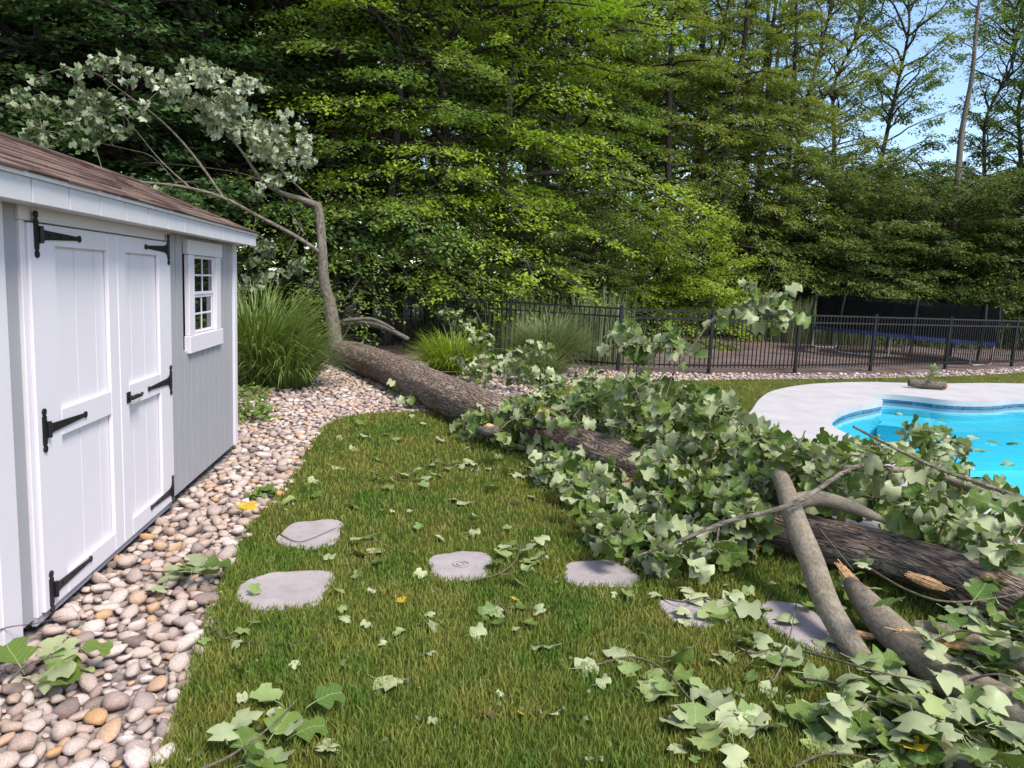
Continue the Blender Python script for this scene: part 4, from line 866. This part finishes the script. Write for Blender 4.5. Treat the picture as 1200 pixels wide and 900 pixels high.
LOOSE = [(457, 603), (483, 603), (490, 625), (515, 633), (532, 590), (550, 593), (572, 577), (607, 593), (625, 588), (653, 605), (550, 629), (498, 680), (505, 723), (505, 742), (472, 745), (433, 740), (405, 718), (404, 735), (397, 697), (417, 683), (433, 695), (437, 665), (380, 658), (298, 702), (447, 763), (500, 773), (348, 782), (552, 750), (608, 743), (627, 717), (582, 820), (652, 843), (512, 853), (625, 675), (677, 791), (700, 809), (755, 757), (837, 780), (867, 759), (877, 772), (901, 780), (916, 763), (875, 799), (891, 809), (913, 844), (935, 837), (816, 896), (856, 868), (888, 716), (808, 737), (813, 708), (824, 688), (784, 673), (747, 672), (768, 700), (420, 500), (455, 512), (470, 517), (410, 528), (440, 540), (390, 550), (520, 520), (545, 528), (580, 540), (600, 560), (570, 552), (640, 575), (660, 590), (700, 640), (500, 575), (450, 575), (375, 585), (410, 595), (560, 610), (590, 622), (880, 665), (905, 690), (850, 690), (870, 700), (930, 780), (960, 840), (905, 860), (385, 885), (285, 795), (290, 825), (480, 490), (500, 500), (430, 515), (395, 515), (362, 565), (333, 602), (345, 590), (720, 700), (735, 705), (690, 620)]
for px, py in LOOSE:
    far = py < 600; sz = rl.uniform(.035, .08) if not far else rl.uniform(.065, .11); p = un(px, py, 0); yaw = rl.uniform(0, 6.28); kd = rl.choice([WL, WL, G]); p[2] = .018
    o = put_leaf(None, p, yaw, sz, kd, rl.random() < .6, .4, 'fallen_leaf'); o.location.z = p[2]+.012
    tag(o, 'pale green loose leaf lying by itself on the lawn' if kd == WL else 'two-toned green loose leaf lying by itself on the lawn', 'leaf', 'loose leaves on the lawn')
for px, py, sz, kd, lb in ((443, 803, .11, WL, 'large pale leaf folded into a V on the near lawn'), (646, 763, .10, WL, 'pale pointed leaf lying above the folded green leaf'), (676, 789, .10, WL, 'folded green and white leaf on open lawn'), (731, 767, .13, WL, 'broad pale leaf at the tip of the wilted fan'), (470, 706, .05, 'yellow_leaf', 'small orange yellow leaf on the lawn with a bent twig beside it'), (603, 708, .05, 'yellow_leaf', 'yellow scrap of leaf beside the leaf bunch in mid lawn'), (615, 845, .035, 'yellow_leaf', 'tiny orange leaf scrap on the near lawn'), (570, 844, .055, 'brown_leaf', 'dark brown curled dead leaf on the near lawn'), (788, 880, .06, WL, 'small white leaf with a brown end on the near lawn'), (886, 643, .08, 'yellow_leaf', 'bright yellow leaf standing beside the fallen trunk'), (1056, 878, .10, 'yellow_leaf', 'yellow spotted leaf in the heap of wilted leaves'), (631, 488, .12, 'yellow_leaf', 'bright yellow leaf caught on the fallen trunk'), (288, 602, .13, 'yellow_leaf', 'yellow green leaf lying on the river stones'), (385, 883, .08, WL, 'white leaf lying near the leafy twig with curled leaves')):
    p = un(px, py, 0); 
    if px == 631: p = un(px, py, .43)
    if px == 288: p = un(px, py, .05)
    if px == 886: p = un(px, py, .05)
    if px == 1056: p = un(px, py, .06)
    o = put_leaf(None, p, rl.uniform(0, 6.28), sz, kd, kd == WL, .35, 'fallen_leaf'); o.location.z = p[2]+.025; tag(o, lb, 'leaf')
ns_ = 300; P = sample_lawn(40000, -.9, 3.0, 1.9, 9); P = P[RNG.permutation(len(P))[:ns_]]; lt = []
for x, y in P:
    a_ = rl.uniform(0, 6.28); lt.append((np.array([x, y, .028]), rot_from((math.cos(a_), math.sin(a_), rl.gauss(0, .2)), (rl.gauss(0, .5), rl.gauss(0, .5), 1 if rl.random() < .5 else -1)), rl.uniform(.010, .024), rl.randrange(10)))
o = join_leaves('leaf_litter', lt, MAT['dull_leaf'], None); tag(o, 'tiny torn leaf scraps scattered over the lawn', 'leaf litter', kind='stuff')
# log on the deck, floating debris
lg = empty('cut_log', tuple(un(1087, 456, .035))); tag(lg, 'short weathered log with a leaf sprig lying on the far pool deck', 'log')
limb('bark', [(-.30, .12, .10), (-.1, .05, .09), (.12, -.02, .085), (.28, -.08, .085)], [.07, .082, .08, .075], MAT['bark_pale'], lg, 12, 5, .008, 6)
torn('torn_wood', lg, (.28, -.08, .09), (1, -.3, .1), (.2, -.8, .5), .12, .10, 8); limb('twig', [(.02, .02, .15), (.06, .03, .3), (.12, .0, .42)], [.01, .008, .004], MAT['twig_bark'], lg, 6, 4)
for i in range(7):
    v = rl.randrange(10); o = bpy.data.objects.new('leaf', LEAF_ME[v]); link(o, lg); R_ = rot_from((rl.gauss(0, 1), rl.gauss(0, 1), rl.gauss(0, .5)), (0, -.3, 1)); o.matrix_basis = Matrix([[*(R_[q]*.13), (.1, 0, .34)[q]+rl.uniform(-.1, .1)] for q in range(3)]+[[0, 0, 0, 1]])
for i, (px, py) in enumerate(((1145, 515), (1168, 520), (1155, 528), (1192, 520), (1055, 486), (1100, 493), (1180, 545))):
    p = un(px, py, -.085); o = put_leaf(None, np.array([p[0], p[1], 0]), rl.uniform(0, 6), .13, 'tulip_leaf_single', i % 2 == 0, .05, 'fallen_leaf'); o.location.z = -.080; tag(o, 'leaf floating on the turquoise pool water', 'leaf', 'leaves floating on the pool')

# ------------------------------------------------------------------ woods
def crown_data(seed, H, z0, rad, nl, ntw, nlv, lf, droop=.3, rise=.35, flat=.35, prof='round', lean=0.0):
    g = np.random.default_rng(seed); Vl = []; tn = []; limbs_ = []
    zz = z0+(H-z0)*np.sort(g.random(nl)**.9); az = (np.arange(nl)*2.4+g.normal(0, .4, nl)) % (2*np.pi)
    for z, a_ in zip(zz, az):
        t_ = (z-z0)/(H-z0)
        if prof == 'round': rr_ = rad*(.55+.9*t_-1.35*t_*t_)*1.15
        elif prof == 'cone': rr_ = rad*(1.02-t_)*1.0+.25
        elif prof == 'vase': rr_ = rad*(.35+.8*t_-.5*t_**3)
        else: rr_ = rad*(1-.35*t_)
        rr_ *= g.uniform(.65, 1.2); rr_ = max(rr_, .4); ln = 6; tt = np.linspace(0, 1, ln); dr = np.array([math.cos(a_), math.sin(a_)])
        up_ = rise*(1+t_)*tt-droop*tt**2*(1.4-t_); path = np.c_[dr[0]*rr_*tt, dr[1]*rr_*tt, z+up_*rr_]; path[1:-1, :2] += g.normal(0, .05*rr_, (ln-2, 2)); limbs_.append((path, .012*rr_+.008))
        n2 = max(4, int(ntw*(.5+rr_/rad)))
        ts = g.uniform(.18, 1, n2); b = np.stack([np.interp(ts, tt, path[:, i]) for i in range(3)], 1); sd = np.where(g.random(n2) < .5, 1, -1); an = a_+sd*g.uniform(.3, 1.3, n2); tl = rr_*(.16+.34*(1-ts))*g.uniform(.6, 1.3, n2)+.22
        # leaves
        q = g.random((n2, nlv))**.7; ang = an[:, None]+g.normal(0, .35, (n2, nlv)); pos = b[:, None]+np.stack([np.cos(an)[:, None]*q*tl[:, None], np.sin(an)[:, None]*q*tl[:, None], (.12*q-.35*droop*q**2*2)*tl[:, None]], 2)
        pos += g.normal(0, 1, pos.shape)*np.array([.10, .10, .10*flat+.02])*(.5+.5*rr_/rad); pos = pos.reshape(-1, 3); ang = (ang+np.where(g.random(ang.shape) < .5, .7, -.7)).ravel(); n_ = len(pos)
        s_ = lf[0]*g.uniform(.6, 1.25, n_); wd = lf[1]/lf[0]; dz = g.normal(-.35, .35, n_); d = np.c_[np.cos(ang), np.sin(ang), dz]; d /= np.linalg.norm(d, axis=1)[:, None]; sv = np.c_[-np.sin(ang), np.cos(ang), g.normal(0, .45, n_)]; sv /= np.linalg.norm(sv, axis=1)[:, None]
        Vl.append(np.stack([pos, pos+d*s_[:, None]*.45+sv*s_[:, None]*wd*.5, pos+d*s_[:, None], pos+d*s_[:, None]*.45-sv*s_[:, None]*wd*.5], 1).reshape(-1, 3))
        tn.append(np.repeat(np.clip(g.normal(.5, .25, n_)+g.normal(0, .2), 0, 1), 4))
    V = np.vstack(Vl); V[:, 0] += lean*V[:, 2]; return V, np.concatenate(tn), limbs_
def tree_proto(name, seed, H, z0, rad, nl, ntw, nlv, lf, cmat, tr, bmat='bark_woods', wob=.15, top=None, **k):
    V, tn, lb = crown_data(seed, H, z0, rad, nl, ntw, nlv, lf, **k); g = random.Random(seed)
    root = empty(name, (0, 0, 0)); HT = top or H*.97
    pts = [np.array([g.gauss(0, wob)*min(1, z/3), g.gauss(0, wob)*min(1, z/3), z]) for z in np.linspace(0, HT, 8)]; P_ = catmull(pts, 4); R_ = np.linspace(tr, tr*.18, len(P_)); R_[0] *= 1.35; R_[1] *= 1.15; P_[0][2] = -.15
    obj('trunk', quads_to_mesh('trunk', [tube_bark(P_, R_, 12)]), MAT[bmat], root); zs = P_[:, 2]; prts = []
    off = lambda z: np.array([np.interp(z, zs, P_[:, 0]), np.interp(z, zs, P_[:, 1]), 0])
    for path, r in lb: w_ = path+off(path[0, 2])*np.linspace(1, 0, len(path))[:, None]; prts.append(tube_bark(w_, np.linspace(r*1.4, r*.3, len(path)), 5, caps=False))
    if prts: tag(obj('limbs', quads_to_mesh('limbs', prts), MAT[bmat], root), kind='stuff')
    F = np.arange(len(V)).reshape(-1, 4); obj('crown', npmesh('crown', V, F, False, {'tint': tn}), MAT[cmat], root); return root
PR = {}
def proto(key, *a_, **k): PR[key] = [tree_proto(*a_, **k), False]
proto('bright', 'beech_tree', 1, 13.5, 1.2, 4.3, 74, 17, 26, (.115, .062), 'crown_bright', .17, droop=.42, rise=.3, flat=.25, prof='col')
proto('bright2', 'beech_tree', 2, 12.5, .9, 3.8, 66, 17, 25, (.115, .06), 'crown_mid', .15, droop=.5, rise=.25, flat=.25, prof='col')
proto('deep', 'maple_tree', 3, 14, 1.0, 4.6, 74, 17, 24, (.13, .095), 'crown_deep', .2, droop=.35, rise=.35, flat=.5, prof='col')
proto('olive', 'hemlock_tree', 4, 15, 1.8, 3.4, 84, 16, 26, (.13, .045), 'crown_olive', .18, droop=.5, rise=.15, flat=.25, prof='cone')
proto('olive2', 'locust_tree', 5, 15, 3.0, 3.8, 60, 15, 24, (.12, .055), 'crown_olive', .17, wob=.3, droop=.3, rise=.5, flat=.5, prof='round')
proto('sparse', 'tall_thin_tree', 6, 17, 5.5, 3.3, 54, 15, 26, (.135, .075), 'crown_mid', .17, wob=.28, droop=.15, rise=.6, flat=.5, prof='vase')
proto('under', 'understory_tree', 7, 5.8, .3, 3.2, 56, 17, 25, (.125, .065), 'crown_under', .10, droop=.5, rise=.35, flat=.25, prof='col')
proto('shrub', 'yellow_green_shrub', 8, 3.6, .1, 2.3, 46, 14, 24, (.115, .06), 'crown_yellow', .07, droop=.5, rise=.5, flat=.3, prof='col')
proto('pole', 'bare_trunk_tree', 9, 16, 11.5, 2.2, 14, 9, 16, (.12, .07), 'crown_mid', .20, bmat='bark_pale', wob=.05, droop=.1, rise=.6, flat=.6, prof='round')
GR = 'woodland trees behind the fence'
def plant(key, px, Y, s_, label, group=GR, rz=None, sx=1.0, tint=None):
    r, used = PR[key]; o = r if not used else copy_tree(r); PR[key][1] = True
    p = bear(px, Y); o.location = (p[0], p[1], -.05); o.rotation_euler = (0, 0, rl.uniform(0, 6.28) if rz is None else rz); o.scale = (s_*sx, s_*sx, s_); tag(o, label, 'shrub' if key == 'shrub' else 'tree', group); return o
LD = 'dark green broadleaf tree in the shade behind the shed'
for px, Y, s_ in ((-120, 18, 1.1), (-20, 18, 1.1), (75, 18.4, 1.15), (165, 18.2, 1.05), (255, 18.8, 1.1), (330, 19.5, 1.05), (30, 22, 1.2), (130, 22.5, 1.25), (215, 21.5, 1.2), (300, 23, 1.2), (-80, 21, 1.2)): plant('deep', px, Y, s_, {330: 'dark green broadleaf tree right behind the bent stem of the snapped tree', 255: 'dark broadleaf tree behind the pale leaves of the snapped tree', 165: 'dark broadleaf tree rising over the far end of the shed roof'}.get(px, LD))
LB = 'bright green beech with layered drooping sprays behind the fence'
for px, Y, s_ in ((505, 19.2, 1.0), (590, 20.4, 1.05)): plant('bright', px, Y, s_, {505: 'bright yellow green beech rising behind the yellow green grass clump', 590: 'bright yellow green beech behind the fountain of grey green grass'}[px])
LM = 'mid green beech in the second row behind the brighter beeches'
for px, Y, s_ in ((395, 18.6, 1.05), (455, 18.0, .9), (535, 23.5, 1.2), (660, 22.5, 1.0), (430, 24, 1.25), (620, 26, 1.3), (350, 26, 1.3)): plant('bright2', px, Y, s_, {395: 'mid green beech with low boughs close behind the snapped tree', 455: 'mid green beech whose low boughs hang over the end post of the fence', 660: 'mid green beech behind the thin grey weed stalks at the fence'}.get(px, LM))
LO = 'tall olive green tree with feathery drooping boughs beyond the mulch'
for px, Y, s_ in ((770, 25, 1.0), (845, 26, 1.05), (905, 27, .95), (690, 28, 1.1), (800, 32, 1.2), (870, 33, 1.2)): plant('olive', px, Y, s_, {770: 'feathery olive tree directly behind the two yellow green shrubs', 905: 'feathery olive tree beside the trunk with torn hanging branches', 690: 'feathery olive tree between the beeches and the yellow green shrubs'}.get(px, LO))
LL = 'open crowned olive tree with several visible limbs in the woods'
for px, Y, s_ in ((735, 29, 1.05), (820, 28, 1.0), (930, 30, 1.0), (885, 36, 1.2), (650, 33, 1.3), (560, 33, 1.3), (470, 32, 1.3)): plant('olive2', px, Y, s_, LL)
LS = 'tall thin tree with sparse leaves against the blue sky'
for px, Y, s_ in ((1028, 31, .95), (1140, 33, .9), (1172, 34, 1.0), (1225, 31, .95), (965, 34, 1.0), (745, 34, 1.1), (715, 31, .9)): plant('sparse', px, Y, s_, {745: 'thin sparse tree showing sky between the beeches and olive trees', 715: 'slender sparse tree standing close beside the beeches'}.get(px, LS))
LU = 'low understory tree with dull green layered boughs behind the trampoline'
for px, Y, s_ in ((925, 27, .95), (985, 26.5, 1.0), (1045, 28, 1.05), (1100, 27, 1.0), (1160, 27.5, 1.1), (1225, 26.5, 1.15), (1290, 27, 1.2), (950, 31, 1.25), (1015, 32, 1.25), (1080, 33, 1.3), (1140, 32, 1.25), (1200, 33, 1.4), (1260, 32, 1.4), (860, 27, .9), (1340, 29, 1.4)): plant('under', px, Y, s_, {985: 'low understory tree directly behind the pale reeds by the trampoline', 860: 'low understory tree next to the yellow green shrubs'}.get(px, LU))
for px, Y, s_ in ((545, 18.2, .45), (620, 18.8, .55), (690, 21, .6)): plant('under', px, Y, s_, 'small dark understory bush growing beneath the beeches', 'bushes under the beeches')
plant('shrub', 812, 21.5, .85, 'yellow green shrub with bright arching sprays behind the fence', 'bright shrubs'); plant('shrub', 765, 22.5, .9, 'yellow green shrub half hidden behind a brighter shrub', 'bright shrubs')
def darken(o):
    for c in o.children:
        if c.name.split('.')[0] in ('trunk', 'limbs'): c.material_slots[0].link = 'OBJECT'; c.material_slots[0].material = MAT['bark_woods']
plant('pole', 1104, 29, 1.0, 'straight bare pole-like trunk rising against the blue sky', None)
darken(plant('pole', 383, 22, .9, 'dark straight trunk showing through the beech tops', None)); darken(plant('pole', 632, 24, 1.0, 'thick straight trunk standing between the beech tops and the olive trees', None)); darken(plant('pole', 878, 27, .95, 'grey trunk with torn hanging branches among the olive trees', None))
# torn hanging branches on that trunk
hz_ = uny(874, 182, 26.6)
root = empty('hanging_branch', tuple(hz_)); tag(root, 'bundle of dead pale branches hanging from a torn trunk in the woods', 'branch')
for i in range(6): limb('twig', [(rl.uniform(-.05, .05), 0, rl.uniform(-.1, .1)), (.12+.07*i, -.1, -.08-.05*i), (.2+.11*i, -.15, -.45-.06*i), (.16+.13*i, -.15, -.95+.03*i)], [.014, .012, .009, .005], MAT['bark_pale'], root, 5, 4)
# far wood that closes the view
g = np.random.default_rng(99); n_ = 90000
b_ = np.radians(g.uniform(-48, 62, n_)); Yr = g.uniform(44, 62, n_); cl = np.sin(b_*23)*.5+np.sin(b_*57+1)*.5; topz = np.where(b_ < math.radians(24), 17+3*cl, 7.0+2.0*cl); z = topz*g.random(n_)**.8
pos = np.c_[Yr*np.sin(b_), Yr*np.cos(b_), z]; d = g.normal(0, 1, (n_, 3))*np.array([1, 1, .4]); d /= np.linalg.norm(d, axis=1)[:, None]; sv = np.cross(d, g.normal(0, 1, (n_, 3))); sv /= np.linalg.norm(sv, axis=1)[:, None]; s_ = g.uniform(.3, .6, n_)[:, None]
V = np.stack([pos, pos+d*s_*.45+sv*s_*.3, pos+d*s_, pos+d*s_*.45-sv*s_*.3], 1).reshape(-1, 3)
fw = obj('distant_woods', npmesh('distant_woods', V, np.arange(len(V)).reshape(-1, 4), False, {'tint': np.repeat(g.random(n_), 4)}), MAT['crown_mid']); tag(fw, 'far wood closing the view behind the nearer trees', 'woods', kind='stuff')

# ------------------------------------------------------------------ put every root empty at the base of its thing
bpy.context.view_layer.update()
for o in list(bpy.data.objects):
    if o.type == 'EMPTY' and o.parent is None and o.location.length < 1e-6 and o.children:
        lo = np.array([1e9]*3); hi = -lo
        for c in o.children:
            for q in c.bound_box:
                p = c.matrix_world @ Vector(q); lo = np.minimum(lo, p); hi = np.maximum(hi, p)
        loc = Vector(((lo[0]+hi[0])/2, (lo[1]+hi[1])/2, lo[2])); o.location = loc
        for c in o.children: c.location = c.location-loc
